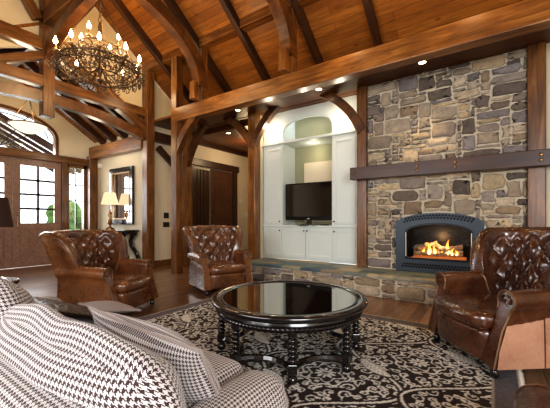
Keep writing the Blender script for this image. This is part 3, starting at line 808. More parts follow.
# television
root = empty('television', (-3.22, 5.98, 1.085)); L(root, 'black flat screen television standing in the white cabinet niche', 'television')
x0, x1, z0, z1 = -3.80, -2.66, 1.20, 2.0
m = MB().box(x0, x1, 5.965, 6.02, z0, z1, .012); m.build('casing', M['black_metal'], root)
MB().box(x0+.03, x1-.03, 5.960, 5.966, z0+.075, z1-.03).build('screen', M['glass_dark'], root)
m = MB(); m.box(-3.27, -3.17, 5.98, 6.02, 1.11, 1.21); m.lathe([(.26, 0), (.26, .012), (.06, .03), (.0, .03)], 28, (-3.22, 6.0, 1.086)); m.build('stand', M['black_wood'], root)
MB().box(-3.25, -3.19, 5.9605, 5.963, 1.222, 1.236).build('logo', M['white_plate'], root)
L(MB().box(-2.92, -2.74, 5.93, 5.955, 1.086, 1.115, .004).build('media_player', M['black_plate']), 'small dark media box on the cabinet counter by the television foot', 'media player')

# ------------------------------------------------------------------ recessed lights
def downlight(x, y, z, label, watt=25, c=(1, .8, .55), size=1.35):
    r_ = empty('recessed_light', (x, y, z-.012)); L(r_, label, 'ceiling light')
    MB().lathe([(.075, .012), (.075, 0), (.055, 0), (.05, .008)], 20, (x, y, z-.012), cap=False).build('trim_ring', M['brass'], r_)
    MB().lathe([(.001, .006), (.05, .006)], 20, (x, y, z-.012), cap=False).build('lamp', M['down'], r_)
    ld = bpy.data.lights.new('spot', 'SPOT'); ld.energy = watt; ld.color = c; ld.spot_size = size; ld.spot_blend = .7; ld.shadow_soft_size = .05
    o = link('spot_lamp', ld, (x, y, z-.03)); return o
downlight(-5.78, 6.25, 3.52, 'recessed ceiling light in the hall ceiling', 25)
downlight(-4.58, 5.25, 3.61, 'recessed light in the soffit by the hall post', 20)
downlight(-2.62, 5.25, 3.61, 'recessed light in the soffit above the cabinet', 30)
s = downlight(-.87, 5.25, 3.61, 'recessed light in the soffit above the fireplace', 95, (1, .72, .38), 1.1)
# niche and cabinet lights
def lamp(typ, loc, energy, c=(1, .8, .55), size=.1, target=None, name='lamp', sy=None, spread=None):
    ld = bpy.data.lights.new(name, typ); ld.energy = energy; ld.color = c
    if typ == 'AREA':
        ld.size = size
        if sy: ld.shape = 'RECTANGLE'; ld.size_y = sy
        if spread: ld.spread = spread
    elif typ == 'POINT': ld.shadow_soft_size = size
    o = link(name, ld, loc)
    if target is not None: o.rotation_euler = (Vector(target)-Vector(loc)).to_track_quat('-Z', 'Y').to_euler()
    return o

# ------------------------------------------------------------------ wall plates
def plate(x, y, z, w, h, name, label, cat, mat, face='x'):
    if face == 'x': m = MB().box(x, x+.012, y-w/2, y+w/2, z-h/2, z+h/2, .002)
    else: m = MB().box(x-w/2, x+w/2, y-.012, y, z-h/2, z+h/2, .002)
    return L(m.build(name, M[mat]), label, cat)
# on the cream wall right of the corner post
plate(-7.1, 5.27, 1.32, .15, .15, 'light_switch', 'dark square switch plate on the cream wall, upper of two', 'switch', 'black_plate')
plate(-7.1, 5.27, 1.08, .19, .13, 'light_switch', 'wider dark switch plate on the cream wall, lower of two', 'switch', 'black_plate')
plate(-7.1, 5.55, .42, .09, .12, 'wall_outlet', 'dark electrical outlet low on the cream wall', 'outlet', 'black_plate')
plate(-7.1, 8.25, 1.86, .16, .14, 'thermostat', 'small white thermostat on the hall wall', 'thermostat', 'white_plate')
plate(-7.1, 8.55, 1.40, .16, .18, 'light_switch', 'cream switch plate on the hall wall under the thermostat', 'switch', 'white_plate')
L(MB().box(-7.1, -7.0, 5.45, 5.62, 4.02, 4.14, .01).build('wall_speaker', M['white_plate']), 'small white box high on the cream gable wall', 'speaker')
L(MB().box(-9.45, -9.36, 4.66, 4.75, 2.72, 2.84, .01).build('motion_sensor', M['white_plate']), 'small white sensor beside the corner post', 'sensor')
# ------------------------------------------------------------------ tufted wingback chair (front = local -Y)
def make_chair(leath, panel, label, group=None):
    root = empty('wingback_armchair', (0, 0, 0)); L(root, label, 'armchair', group)
    T = .085; PH = 112; NU = 96; NV = 34
    def ztop(ph):
        s = max(0, (abs(ph)-80)/(PH-80)); return 1.075 - .012*smooth01(abs(ph)/80) - .44*s**2.0
    def base(ph, z):
        w = max(0, (z-.42)/.63); a = .30+.135*w**1.2; b = .20+.02*w; y0 = .16+.10*w
        p = R(ph); s = math.sin(p); c = math.cos(p)
        x = a*math.copysign(abs(s)**.75, s); y = y0 + b*(c if c < 0 else c**.9)
        y -= .19*w**.7*smooth01((abs(ph)-55)/60)
        return x, y
    def nin(ph): p = R(ph); return Vector((-math.sin(p), -math.cos(p), 0))
    dx, dz = .135, .125
    def tuft(ph, z, zt):
        s = ph/90*.52; h = z-.50
        a = s/dx + h/dz*.5; b = s/dx - h/dz*.5
        f = abs(math.sin(PI*a)*math.sin(PI*b))
        fade = smooth01((zt-.05-z)/.07)*smooth01((96-abs(ph))/14)*smooth01((z-.42)/.05)
        return (1-fade)*.035 + fade*(.052*f**.38-.012)
    P = []
    for i in range(NU+1):
        ph = -PH+2*PH*i/NU; zt = ztop(ph); col = []
        n_ = nin(ph)
        for j in range(NV+1):
            z = .38+(zt-.045-.38)*j/NV; x, y = base(ph, z); d = tuft(ph, z, zt); q = Vector((x, y, z))+n_*d
            col.append(q)
        x, y = base(ph, zt-.045); last = Vector((x, y, zt-.045)); r = (T+.035)/2; c = last + n_*(.035-r)
        for k in range(1, 8):
            a = PI*k/8; col.append(c + n_*(r*math.cos(a)) + Vector((0, 0, r*math.sin(a)*.85)))
        for j in range(0, 9):
            t = j/8; z = (zt-.045)*(1-t)+.09*t; x, y = base(ph, z); q = Vector((x, y, z))-n_*(T*(1-.25*t)); col.append(q)
        P.append(col)
    m = MB().grid(P); nc = len(P[0]); a = 0; 
    m.f.append(tuple(range(nc))); m.f.append(tuple((NU)*nc+k for k in range(nc-1, -1, -1)))
    m.build('backrest', leath, root, local=True, smooth=True, angle=70)
    # welt along the outer top edge and wing fronts
    for idx, nm in ((0, 'welt'),):
        pts = [P[i][NV+8] + Vector((0, 0, .0)) for i in range(0, NU+1)]
        MB().tube(pts, .007, 6).build('welt', M['stud'], root, local=True, smooth=True)
    for i in (0, NU):
        MB().tube([P[i][k] for k in range(10, nc)], .0075, 6).build('nail_trim', M['stud'], root, local=True, smooth=True)
    # buttons
    bme = None
    for r_ in range(0, 9):
        for k in range(-8, 9):
            if (r_+k) % 2: continue
            # intersections: a,b integers
            s = k*dx/2; h = r_*dz; ph = s/.52*90; z = .50+h*1.0
            h2 = z-.5; aa = s/dx+h2/dz*.5; bb = s/dx-h2/dz*.5
            if abs(aa-round(aa)) > .01 or abs(bb-round(bb)) > .01: continue
            zt = ztop(ph) if abs(ph) < PH else 0
            if abs(ph) > 88 or z > zt-.10 or z < .5: continue
            x, y = base(ph, z); q = Vector((x, y, z))+nin(ph)*.0
            if bme is None:
                o = MB().ball((0, 0, 0), .014, 8).build('button', leath, root, local=True, smooth=True); bme = o.data
            else: o = link('button', bme, parent=root)
            o.location = q
    # arms
    for s in (-1, 1):
        prof = [(.285, .12), (.285, .44), (.288, .50)]
        cxr, czr, rr = .358, .565, .073
        for k in range(0, 15):
            a = R(200-k*18.5); prof.append((cxr+rr*math.cos(a), czr+rr*math.sin(a)))
        prof += [(.392, .46), (.396, .35), (.40, .09), (.285, .09)]
        def yf(z): return -.31-.11*(1-smooth01((z-.10)/.46))
        rows = []
        for i in range(9):
            t = i/8; rows.append([Vector((s*(px + (.02*(1-t) if pz > .42 else 0)), yf(pz)*(1-t)+.26*t, pz + .012*math.sin(PI*t))) for px, pz in prof])
        n = len(prof); m = MB(); m.grid([r_+[r_[0]] for r_ in rows]); m.f.append(tuple(range(n)))
        m.build('arm', leath, root, local=True, smooth=True, angle=45)
        # outer side panel
        m = MB(); rows = []
        for i in range(9):
            t = i/8; rows.append([Vector((s*(px+.004), (yf(pz)+.012)*(1-t)+.25*t, pz)) for px, pz in ((.396, .455), (.400, .35), (.404, .22), (.406, .09))])
        m.grid(rows); m.build('side_panel', panel, root, local=True, smooth=True)
        for sx_ in (-.06,):
            MB().tube([(s*.404, sx_, .46), (s*.408, sx_, .30), (s*.410, sx_, .09)], .004, 6).build('seam', leath, root, local=True)
        # front scroll panel with nail trim
        fr = [Vector((s*(px+(.02 if pz > .42 else 0)), yf(pz)-.004, pz)) for px, pz in prof]
        cen = sum(fr, Vector())/n
        MB().tube(fr[2:-1], .008, 6).build('nail_trim', M['stud'], root, local=True, smooth=True)
        c2 = Vector((s*(cxr+.02), yf(czr)-.008, czr))
        sp_ = [c2+Vector((math.cos(a)*rad*s, -.002, math.sin(a)*rad)) for a, rad in ((R(200-q*28), .054-.0028*q) for q in range(16))]
        MB().tube(sp_, .006, 6).build('scroll', M['stud'] if s == 5 else leath, root, local=True, smooth=True)
    # seat base and cushion
    def fr_f(x, y, z): return (x, y - (.03*(1-(x/.29)**2) if y < 0 else 0), z)
    build_soft(rbox(0, -.115, .205, .58, .60, .24, .03, 8, fn=fr_f), 'seat_base', leath, root, local=True)
    def cu_f(x, y, z): return (x, y - (.03*(1-(x/.29)**2) if y < 0 else 0), z - .010*abs(y < -.2)*0)
    build_soft(rbox(0, -.125, .385, .575, .62, .135, .05, 12, puff=.028, noise=.0035, fn=cu_f), 'seat_cushion', leath, root, local=True)
    MB().tube([(-.28, -.415, .335), (-.15, -.445, .335), (0, -.455, .335), (.15, -.445, .335), (.28, -.415, .335)], .006, 6).build('welt', leath, root, local=True, smooth=True)
    leg = [(.018, 0), (.026, .012), (.03, .035), (.022, .055), (.03, .065), (.034, .10)]
    for x, y in ((-.34, -.37), (.34, -.37), (-.29, .30), (.29, .30)):
        o = MB().lathe(leg, 16).build('leg', M['black_wood'], root, local=True, smooth=True); o.location = (x, y, 0)
    return root
def place(root, x, y, fx, fy, sc=1.04):
    root.location = (x, y, 0.0); root.rotation_euler = (0, 0, math.atan2(fy, fx)+PI/2); root.scale = (sc, sc, sc)
c1 = make_chair(M['leather'], M['leather'], 'brown tufted leather wingback chair at left, seen from its side, near the sofa')
place(c1, -4.24, 2.20, .92, .40, 1.1); c1.scale = (1.12, 1.18, .985)
c2 = make_chair(M['leather'], M['leather_dark'], 'brown tufted leather wingback chair in the middle, facing the camera behind the coffee table')
place(c2, -3.95, 4.02, .93, -.37)
c3 = make_chair(M['leather_dark'], M['leather_daylit'], 'large dark brown leather wingback chair at right in front of the fireplace')
place(c3, .10, 3.43, -.78, -.63, 1.08); c3.location.z = .013; c3.scale = (1.08, 1.08, 1.04); c2.scale = (1.08, 1.06, 1.02)
for c_ in (c1, c2, c3): pass

# ------------------------------------------------------------------ round coffee table
TX, TY, TZ = -1.535, 2.463, .52
root = empty('coffee_table', (TX, TY, .014)); L(root, 'round black coffee table with turned legs and dark mirrored glass top', 'coffee table')
rt = .70
pr = [(.60, -.085), (.655, -.085), (.665, -.075), (.66, -.06), (.672, -.05), (.685, -.045), (.70, -.03), (.70, -.015), (.69, -.003), (.67, 0), (.645, .0), (.632, -.006), (.62, -.014), (.60, -.016)]
MB().lathe([(a, b+TZ) for a, b in pr], 72, (TX, TY, 0), cap=False).build('table_rim', M['black_wood'], root, smooth=True, angle=50)
MB().lathe([(.612, TZ-.012), (.600, TZ-.010), (.592, TZ-.013)], 72, (TX, TY, 0), cap=False).build('glass_bevel', M['steel_blue'], root, smooth=True)
MB().lathe([(.0001, TZ-.02), (.60, TZ-.02), (.60, TZ-.012), (.0001, TZ-.012)], 72, (TX, TY, 0), cap=False).build('glass_top', M['table_glass'], root)
pr = [(.64, -.085), (.648, -.095), (.64, -.10), (.64, -.118), (.65, -.122), (.645, -.132), (.62, -.132), (.62, -.085)]
MB().lathe([(a, b+TZ) for a, b in pr], 72, (TX, TY, 0), cap=False).build('apron', M['black_wood'], root, smooth=True, angle=40)
m = MB(); NB = 440
m.tube([(TX+.645*math.cos(2*PI*i/NB), TY+.645*math.sin(2*PI*i/NB), TZ-.108) for i in range(NB)], [.005+.006*abs(math.sin(PI*i/4)) for i in range(NB)], 6, closed=True)
m.build('beaded_band', M['black_wood'], root, smooth=True)
lp = [(.020, .0), (.034, .01), (.040, .03), (.034, .052), (.020, .062), (.026, .07), (.026, .075)]
z = .15
lp2 = [(.024, .145), (.030, .15)]
for k in range(5):
    z0 = .155+k*.036; lp2 += [(.022, z0), (.034, z0+.010), (.037, z0+.018), (.034, z0+.026), (.022, z0+.036)]
lp2 += [(.030, .34), (.034, .345), (.034, .40)]
lr = .615; pts8 = []
for i in range(8):
    a = R(-55.6+45*i); x = TX+lr*math.cos(a); y = TY+lr*math.sin(a); pts8.append((x, y))
    o = MB().lathe(lp+lp2[:1], 16).build('leg', M['black_wood'], root, local=True, smooth=True, angle=60); 
    o.location = (x-TX, y-TY, 0)
    o2 = MB().lathe(lp2, 16).build('turned_shaft', M['black_wood'], o, local=True, smooth=True, angle=60)
    o3 = MB().box(-.034, .034, -.034, .034, .075, .15, .006).build('leg_block', M['black_wood'], o, local=True); o3.rotation_euler = (0, 0, a)
for i in range(8):
    a0 = R(-55.6+45*i); a1 = R(-55.6+45*(i+1)); p = Vector((math.cos(a0)*lr, math.sin(a0)*lr)); q = Vector((math.cos(a1)*lr, math.sin(a1)*lr)); mid = (p+q)/2; inn = -mid.normalized()
    path = []; nr = []; K = 12
    for k in range(K+1):
        t = k/K; c = p.lerp(q, t)+inn*(.115*4*t*(1-t)); path.append((TX+c.x, TY+c.y, .112)); 
    m = MB(); m.tube(path, .026, 6, sy=1.0); m.build('stretcher', M['black_wood'], root, smooth=False)

# ------------------------------------------------------------------ rug
def make_rug():
    x0, x1, y0, y1 = -3.53, .175, .60, 3.95; st = .0085
    PX, PY, res = 1.13, 1.20, .005
    nx, ny = int(PX/res), int(PY/res)
    X, Y = np.meshgrid((np.arange(nx)+.5)*res, (np.arange(ny)+.5)*res, indexing='ij')
    A = np.zeros((nx, ny))
    def wrapd(dx, dy): return (dx+PX/2) % PX-PX/2, (dy+PY/2) % PY-PY/2
    def disk(cx_, cy_, r0, r1, val=1.0):
        dx, dy = wrapd(X-cx_, Y-cy_); r = np.hypot(dx, dy); A[(r >= r0) & (r < r1)] = val
    rnd = random.Random(3)
    cents = [(0, 0), (PX/2, PY/2)]
    occ = []
    # filler scrolls
    tries = 0; curls = []
    while len(curls) < 210 and tries < 9000:
        tries += 1; cx_, cy_ = rnd.random()*PX, rnd.random()*PY; r = rnd.uniform(.028, .055)
        ok = True
        for (a, b, q) in curls:
            dx = (a-cx_+PX/2) % PX-PX/2; dy = (b-cy_+PY/2) % PY-PY/2
            if math.hypot(dx, dy) < (q+r)*.92: ok = False; break
        if ok: curls.append((cx_, cy_, r))
    for cx_, cy_, r in curls:
        dx, dy = wrapd(X-cx_, Y-cy_); rr_ = np.hypot(dx, dy); th = np.arctan2(dy, dx); a0 = rnd.random()*6.28; sg = rnd.choice((-1, 1))
        t = ((sg*(th-a0)) % (2*PI))/(2*PI)
        rad = r*(.35+.65*t); A[(np.abs(rr_-rad) < .0062) & (rr_ < r+.007)] = 1
        A[rr_ < .009] = 1
        # leaflets
        ex = cx_+math.cos(a0)*r*1.0; ey = cy_+math.sin(a0)*r*1.0
        d2x, d2y = wrapd(X-ex, Y-ey); A[((d2x*math.cos(a0)+d2y*math.sin(a0))**2/.022**2+(-d2x*math.sin(a0)+d2y*math.cos(a0))**2/.009**2) < 1] = 1
    # clear + medallions
    for cx_, cy_ in cents:
        dx, dy = wrapd(X-cx_, Y-cy_); r = np.hypot(dx, dy); th = np.arctan2(dy, dx)
        A[r < .20] = 0
        A[np.abs(r-.185*(1+.07*np.cos(8*th))) < .008] = 1
        A[(np.abs(r-.125*(1+.16*np.cos(6*th))) < .007)] = 1
        A[(r > .135) & (r < .17) & (np.cos(12*th) > .3)] = .8
        A[r < .07*(1+.22*np.cos(10*th))] = 1.0
        A[(r < .055) & (np.cos(10*th) < -.5) & (r > .02)] = .15
        A[r < .016] = .1
    # ogee vines and leaves
    def ogee(x, y, k, off):
        return off
    for sgn in (1, -1):
        for ph in (0, 1):
            cxl = 0 if ph == 0 else PX/2
            xc = cxl + sgn*(.2825*(1+np.cos(2*PI*(Y-(0 if ph == 0 else PY/2))/PY)))
            dx = (X-xc+PX/2) % PX-PX/2
            slope = .2825*2*PI/PY*np.abs(np.sin(2*PI*(Y-(0 if ph == 0 else PY/2))/PY)); nd = np.abs(dx)/np.sqrt(1+slope**2)
            A[nd < .030] = 0; A[nd < .010] = 1
    for cx_, cy_ in cents:
        for sx_ in (1, -1):
            for sy_ in (1, -1):
                ax = cx_+sx_*.2825; ay = cy_+sy_*.30; ang = math.atan2(-sy_*1.48, sx_*1.0)
                ang = math.atan2(sy_*1.0, -sx_*1.48)
                dx, dy = wrapd(X-ax, Y-ay); u = dx*math.cos(ang)+dy*math.sin(ang); v = -dx*math.sin(ang)+dy*math.cos(ang); v = v-.05*np.cos(u*6)+.04
                if (sx_*sy_ > 0):
                    q = (u/.17)**2+(v/.05)**2; A[q < 1.25] = 0; A[q < 1] = 1; 
                    A[(q < .8) & (np.sin(u*150)*np.sin(v*150) > .25)] = .45
    # sample to vertices
    gx = int((x1-x0)/st); gy = int((y1-y0)/st)
    px = np.linspace(x0, x1, gx+1); py = np.linspace(y0, y1, gy+1)
    VX, VY = np.meshgrid(px, py, indexing='ij')
    U = ((VX+.5) % PX)/res; V = ((VY-2.85) % PY)/res
    ui = np.clip(U.astype(int), 0, nx-1); vi = np.clip(V.astype(int), 0, ny-1); val = A[ui, vi]
    dark = np.array(srgb(40, 27, 24)); cream = np.array(srgb(218, 214, 204)); gold = np.array(srgb(182, 146, 92))
    tt = np.clip((-1.9-VX)/1.2, 0, 1)[..., None]*0
    c = dark*(1-val[..., None])+(cream*(1-tt)+gold*tt)*val[..., None]
    bd = np.minimum(np.minimum(VX-x0, x1-VX), np.minimum(VY-y0, y1-VY))
    border = bd < .165
    rs = np.random.RandomState(2); noi = rs.rand(*VX.shape); noi = (noi+np.roll(noi, 1, 0)+np.roll(noi, 1, 1)+np.roll(noi, 2, 0))/4
    g = (np.array(srgb(92, 86, 88))[None, None]*(.55+noi[..., None]*.9))
    c[border] = g[border]; line = (bd > .155) & (bd < .172); c[line] = np.array(srgb(150, 140, 130))
    edge = bd < .012; c[edge] = np.array(srgb(190, 180, 165))
    me = bpy.data.meshes.new('area_rug'); nvx = (gx+1)*(gy+1)
    ox, oy = (x0+x1)/2, (y0+y1)/2
    co = np.stack([VX-ox, VY-oy, np.full_like(VX, .012)+val*.002], -1).reshape(-1, 3)
    idx = np.arange(nvx).reshape(gx+1, gy+1)
    f = np.stack([idx[:-1, :-1], idx[1:, :-1], idx[1:, 1:], idx[:-1, 1:]], -1).reshape(-1, 4)
    me.vertices.add(nvx); me.vertices.foreach_set('co', co.ravel())
    me.loops.add(f.size); me.loops.foreach_set('vertex_index', f.ravel().astype(np.int32))
    me.polygons.add(len(f)); me.polygons.foreach_set('loop_start', np.arange(0, f.size, 4, dtype=np.int32)); me.polygons.foreach_set('loop_total', np.full(len(f), 4, dtype=np.int32))
    me.update(calc_edges=True)
    at = me.color_attributes.new('Col', 'FLOAT_COLOR', 'POINT'); at.data.foreach_set('color', np.concatenate([c, np.ones(c.shape[:2]+(1,))], -1).reshape(-1).astype(np.float32))
    me.materials.append(M['rug'])
    r_ = empty('area_rug', (ox, oy, .0)); L(r_, 'large dark brown and cream damask area rug on the wood floor', 'rug')
    link('rug_pile', me, parent=r_)
    MB().box(x0, x1, y0, y1, .001, .011).build('rug_backing', M['fringe'], r_)
    rr2 = random.Random(9); m = MB()
    yy = y0
    while yy < y1:
        yy += .012; m.add([(x1, yy, .002), (x1+.028+rr2.random()*.012, yy+rr2.uniform(-.004, .004), .001), (x1, yy+.008, .008)], [(0, 1, 2)])
    fr = m.build('fringe', M['fringe'], r_); fr['kind'] = 'stuff'
make_rug()

# ------------------------------------------------------------------ sofa
SX = -.72
root = empty('sofa', (-1.9, .72, 0)); L(root, 'brown and white houndstooth sofa in the near left foreground', 'sofa')
build_soft(rbox(-1.95, .74, .22, 2.42, .92, .22, .05, 14), 'base', M['hound'], root)
build_soft(rbox(-1.98, .40, .40, 2.46, .24, .54, .09, 24, puff=.012), 'back_frame', M['hound'], root)
# seat cushions
for i, (a, b) in enumerate(((-2.98, -2.02), (-2.00, -.99))):
    build_soft(rbox((a+b)/2, .86, .425, b-a, .70, .17, .06, 22, puff=.03), 'seat_cushion', M['hound_small'], root)
def armf(x, y, z): return (x, y, z + .012*math.sin(y*6))
build_soft(rbox(-.86, .80, .28, .26, .86, .44, .11, 24, puff=.015, fn=armf), 'arm', M['hound_small'], root)
build_soft(rbox(-3.1, .80, .30, .26, .86, .50, .11, 20, puff=.015), 'arm', M['hound_small'], root)
# loose back cushions
def cush(cx_, cy_, cz_, sx_, sy_, sz_, name, mat, parent, lean=.2, puff=.06, r=.10, seed=1, chop=0, n=34):
    hx, hz = sx_/2, sz_/2
    def f(x, y, z):
        ed = min(1, ((x/hx)**2)**3+((z/hz)**2)**3)
        y2 = y*(1-.35*ed)
        z2 = z
        if chop and z > 0: z2 = z - chop*math.exp(-(x/ .16)**2)*(z/hz)
        z2 += .006*math.sin(x*9+seed)*(z/hz)
        # creases radiating from the top middle
        y2 += .003*math.sin((x*14+z*9)+seed)*math.exp(-(z-hz*.6)**2/.03)
        return (x, y2+lean*(z+hz)*-1, z2)
    m = rbox(cx_, cy_, cz_, sx_, sy_, sz_, r, n, puff=puff, fn=f)
    return build_soft(m, name, mat, parent)
cush(-1.36, .64, .60, 1.16, .24, .37, 'back_cushion', M['hound'], root, lean=.24, puff=.075, r=.11, seed=2, chop=.03)
cush(-2.50, .62, .66, 1.10, .26, .44, 'back_cushion', M['hound'], root, lean=.24, puff=.075, r=.11, seed=5, chop=.02)
def pillow(c, w, h, t, tilt, yaw, mat, label, seed=1, n=30, roll=0):
    """knife-edged pillow with piping; local X width, local Z height, thickness along Y"""
    rp = empty('throw_pillow', c, yaw); rp.rotation_euler = (tilt, roll, yaw); L(rp, label, 'pillow')
    rr_ = random.Random(seed); ph = [rr_.random()*6 for _ in range(4)]
    def pt(a, b, sd):
        k = (max(0, 1-abs(a)**2.6)**.72)*(max(0, 1-abs(b)**2.4)**.72)
        sx_ = 1-.06*(1-abs(a)**2)*abs(b)**2*0; ex = 1-.05*math.cos(b*PI/2)**1*abs(a)**8; ez = 1-.07*math.cos(a*PI/2)*abs(b)**8
        y = sd*t/2*k*(1+.06*math.sin(a*5+ph[0])*math.sin(b*4+ph[1]))
        return Vector((a*w/2*ex, y, b*h/2*ez + h/2))
    m = MB(); m.uv = []
    for sd in (-1, 1):
        base = len(m.v)
        for i in range(n+1):
            for j in range(n+1): m.v.append(tuple(pt(math.sin((-1+2*i/n)*PI/2), math.sin((-1+2*j/n)*PI/2), sd)))
        G = [[Vector(m.v[base+i*(n+1)+j]) for j in range(n+1)] for i in range(n+1)]; UU = np.zeros((n+1, n+1)); VV = np.zeros((n+1, n+1)); h2 = n//2
        for i in range(n+1):
            for j in range(h2+1, n+1): VV[i, j] = VV[i, j-1]+(G[i][j]-G[i][j-1]).length
            for j in range(h2-1, -1, -1): VV[i, j] = VV[i, j+1]-(G[i][j]-G[i][j+1]).length
        for j in range(n+1):
            for i in range(h2+1, n+1): UU[i, j] = UU[i-1, j]+(G[i][j]-G[i-1][j]).length
            for i in range(h2-1, -1, -1): UU[i, j] = UU[i+1, j]-(G[i][j]-G[i+1][j]).length
        for i in range(n):
            for j in range(n):
                q = [(i, j), (i+1, j), (i+1, j+1), (i, j+1)]; m.f.append(tuple(base+a*(n+1)+b for a, b in q)); m.uv.append([(G[a][b].x*1.08, G[a][b].z*1.12) for a, b in q])
    build_soft(m, 'pillow_cover', mat, rp, local=True)
    e = [pt(-1+2*i/20, -1, 0) for i in range(21)]+[pt(1, -1+2*i/20, 0) for i in range(1, 21)]+[pt(1-2*i/20, 1, 0) for i in range(1, 21)]+[pt(-1, 1-2*i/20, 0) for i in range(1, 20)]
    MB().tube(e, .008, 6, closed=True).build('piping', M['piping'] if mat.name.startswith('hound') else mat, rp, local=True, smooth=True)
    return rp
pillow((-1.30, .97, .405), .88, .37, .22, R(27), R(-2), M['hound_small'], 'houndstooth pillow with piped edge leaning on the sofa back cushion', roll=R(1))
pillow((-2.50, 1.16, .515), .80, .40, .07, R(68), R(2), M['sequin'], 'dark patterned pillow peeking above the sofa back', seed=3)
pillow((-2.30, 1.36, .535), .34, .28, .08, R(78), R(0), M['gray_fabric'], 'plain light grey pillow on the sofa in front of the dark pillow', seed=5)
for x in (-.85, -3.05):
    for y in (.42, 1.10): MB().lathe([(.025, 0), (.03, .09), (.035, .12)], 12, (x, y, 0.013)).build('leg', M['black_wood'], root, smooth=True)

# leather ottoman, corner at lower right
root = empty('leather_ottoman', (.41, 1.62, 0)); L(root, 'dark brown leather ottoman corner at the lower right edge', 'ottoman')
build_soft(rbox(.41, 1.62, .33, .64, .64, .24, .09, 12, puff=.02), 'cushion_top', M['leather_dark'], root)
build_soft(rbox(.41, 1.62, .15, .56, .56, .16, .03, 8), 'base', M['leather_dark'], root)
for x in (.23, .66):
    for y in (1.40, 1.84): MB().lathe([(.02, 0), (.028, .07)], 12, (x, y, 0)).build('leg', M['black_wood'], root, smooth=True)

# ------------------------------------------------------------------ left side lamp (dark shade at frame edge) on a side table
lx, ly = -4.06, .94
root = empty('side_table', (lx, ly, 0)); L(root, 'small dark side table under the dark shaded lamp at the left edge', 'table')
MB().lathe([(.26, .56), (.27, .575), (.27, .59), (.26, .60), (.001, .60)], 28, (lx, ly, 0)).build('table_top', M['black_wood'], root, smooth=True)
MB().lathe([(.18, 0), (.17, .02), (.05, .05), (.03, .1), (.04, .3), (.025, .5), (.06, .56)], 20, (lx, ly, 0)).build('pedestal', M['black_wood'], root, smooth=True)
root = empty('table_lamp', (lx, ly, .60)); L(root, 'table lamp with dark brown tapered shade cut by the left edge', 'lamp')
MB().lathe([(.09, .60), (.09, .62), (.03, .66), (.06, .75), (.07, .85), (.03, .95), (.015, 1.0), (.015, 1.12)], 20, (lx, ly, 0)).build('lamp_base', M['bronze'], root, smooth=True)
MB().lathe([(.22, 1.13), (.175, 1.42)], 32, (lx, ly, 0), cap=False).build('lamp_shade', M['shade_dark'], root, smooth=True)

# ------------------------------------------------------------------ console table, lamp, mirror
cx0, cx1, cyy0, cyy1 = -8.75, -7.40, 4.30, 4.70
root = empty('console_table', ((cx0+cx1)/2, 4.5, 0)); L(root, 'black scrolled console table against the cream wall under the mirror', 'table')
MB().box(cx0, cx1, cyy0, cyy1, .90, .95, .01).build('table_top', M['black_wood'], root)
MB().box(cx0+.05, cx1-.05, cyy0+.03, cyy1-.03, .84, .90).build('apron', M['black_wood'], root)
MB().box(cx0+.05, cx1-.05, cyy0+.02, cyy1-.02, .10, .15, .01).build('lower_shelf', M['black_wood'], root)
for sx_, xb in ((1, cx0+.12), (-1, cx1-.12)):
    for yb_ in (cyy0+.05, cyy1-.07):
        pts = []
        for k in range(25):
            t = k/24; pts.append((xb+sx_*(.17*math.sin(2*PI*t)), yb_, .86-.86*t+.0))
        MB().tube(pts, [.072-.02*math.sin(PI*k/24) for k in range(25)], 8).build('leg', M['black_wood'], root, smooth=True)
for s_ in (-1, 1):
    pts = [((cx0+cx1)/2+s_*(.05+.22*math.sin(PI*t)*math.cos(2*t)), 4.5, .15+.68*t) for t in [k/20 for k in range(21)]]
    MB().tube(pts, .016, 6).build('scroll_bar', M['black_metal'], root, smooth=True)
lx, ly = -8.42, 4.48
root = empty('table_lamp', (lx, ly, .95)); L(root, 'small glowing table lamp with pleated cream shade on the black console table', 'lamp')
MB().lathe([(.11, 0), (.11, .03), (.04, .06), (.03, .12), (.07, .16), (.05, .24), (.03, .30), (.055, .38), (.035, .46), (.015, .52), (.012, .66)], 18, (lx, ly, .95)).build('lamp_base', M['bronze'], root, smooth=True)
m = MB(); n = 48
prof = []
for r_, z_ in ((.215, 1.62), (.17, 1.77), (.135, 1.93)):
    prof.append([Vector((lx+(r_*(1+.02*(k % 2)))*math.cos(2*PI*k/n), ly+(r_*(1+.02*(k % 2)))*math.sin(2*PI*k/n), z_)) for k in range(n+1)])
m.grid(prof); m.build('lamp_shade', M['shade_lit'], root)
root = empty('wall_mirror', (-8.27, 4.72, 1.08)); L(root, 'tall black framed mirror hanging over the console table', 'mirror')
mx0, mx1, mz0, mz1 = -8.84, -7.70, 1.08, 2.62; m = MB(); f = .15
def frame(m, x0, x1, z0, z1, f, ya_, yb_):
    m.box(x0, x0+f, ya_, yb_, z0, z1, .012); m.box(x1-f, x1, ya_, yb_, z0, z1, .012); m.box(x0+f, x1-f, ya_, yb_, z0, z0+f, .012); m.box(x0+f, x1-f, ya_, yb_, z1-f, z1, .012)
frame(m, mx0, mx1, mz0, mz1, f, 4.68, 4.745); m.build('mirror_frame', M['black_wood'], root)
m = MB(); frame(m, mx0+f-.02, mx1-f+.02, mz0+f-.02, mz1-f+.02, .03, 4.67, 4.70); m.build('inner_bead', M['brass'], root)
MB().box(mx0+f, mx1-f, 4.715, 4.725, mz0+f, mz1-f).build('mirror_glass', M['mirror'], root)

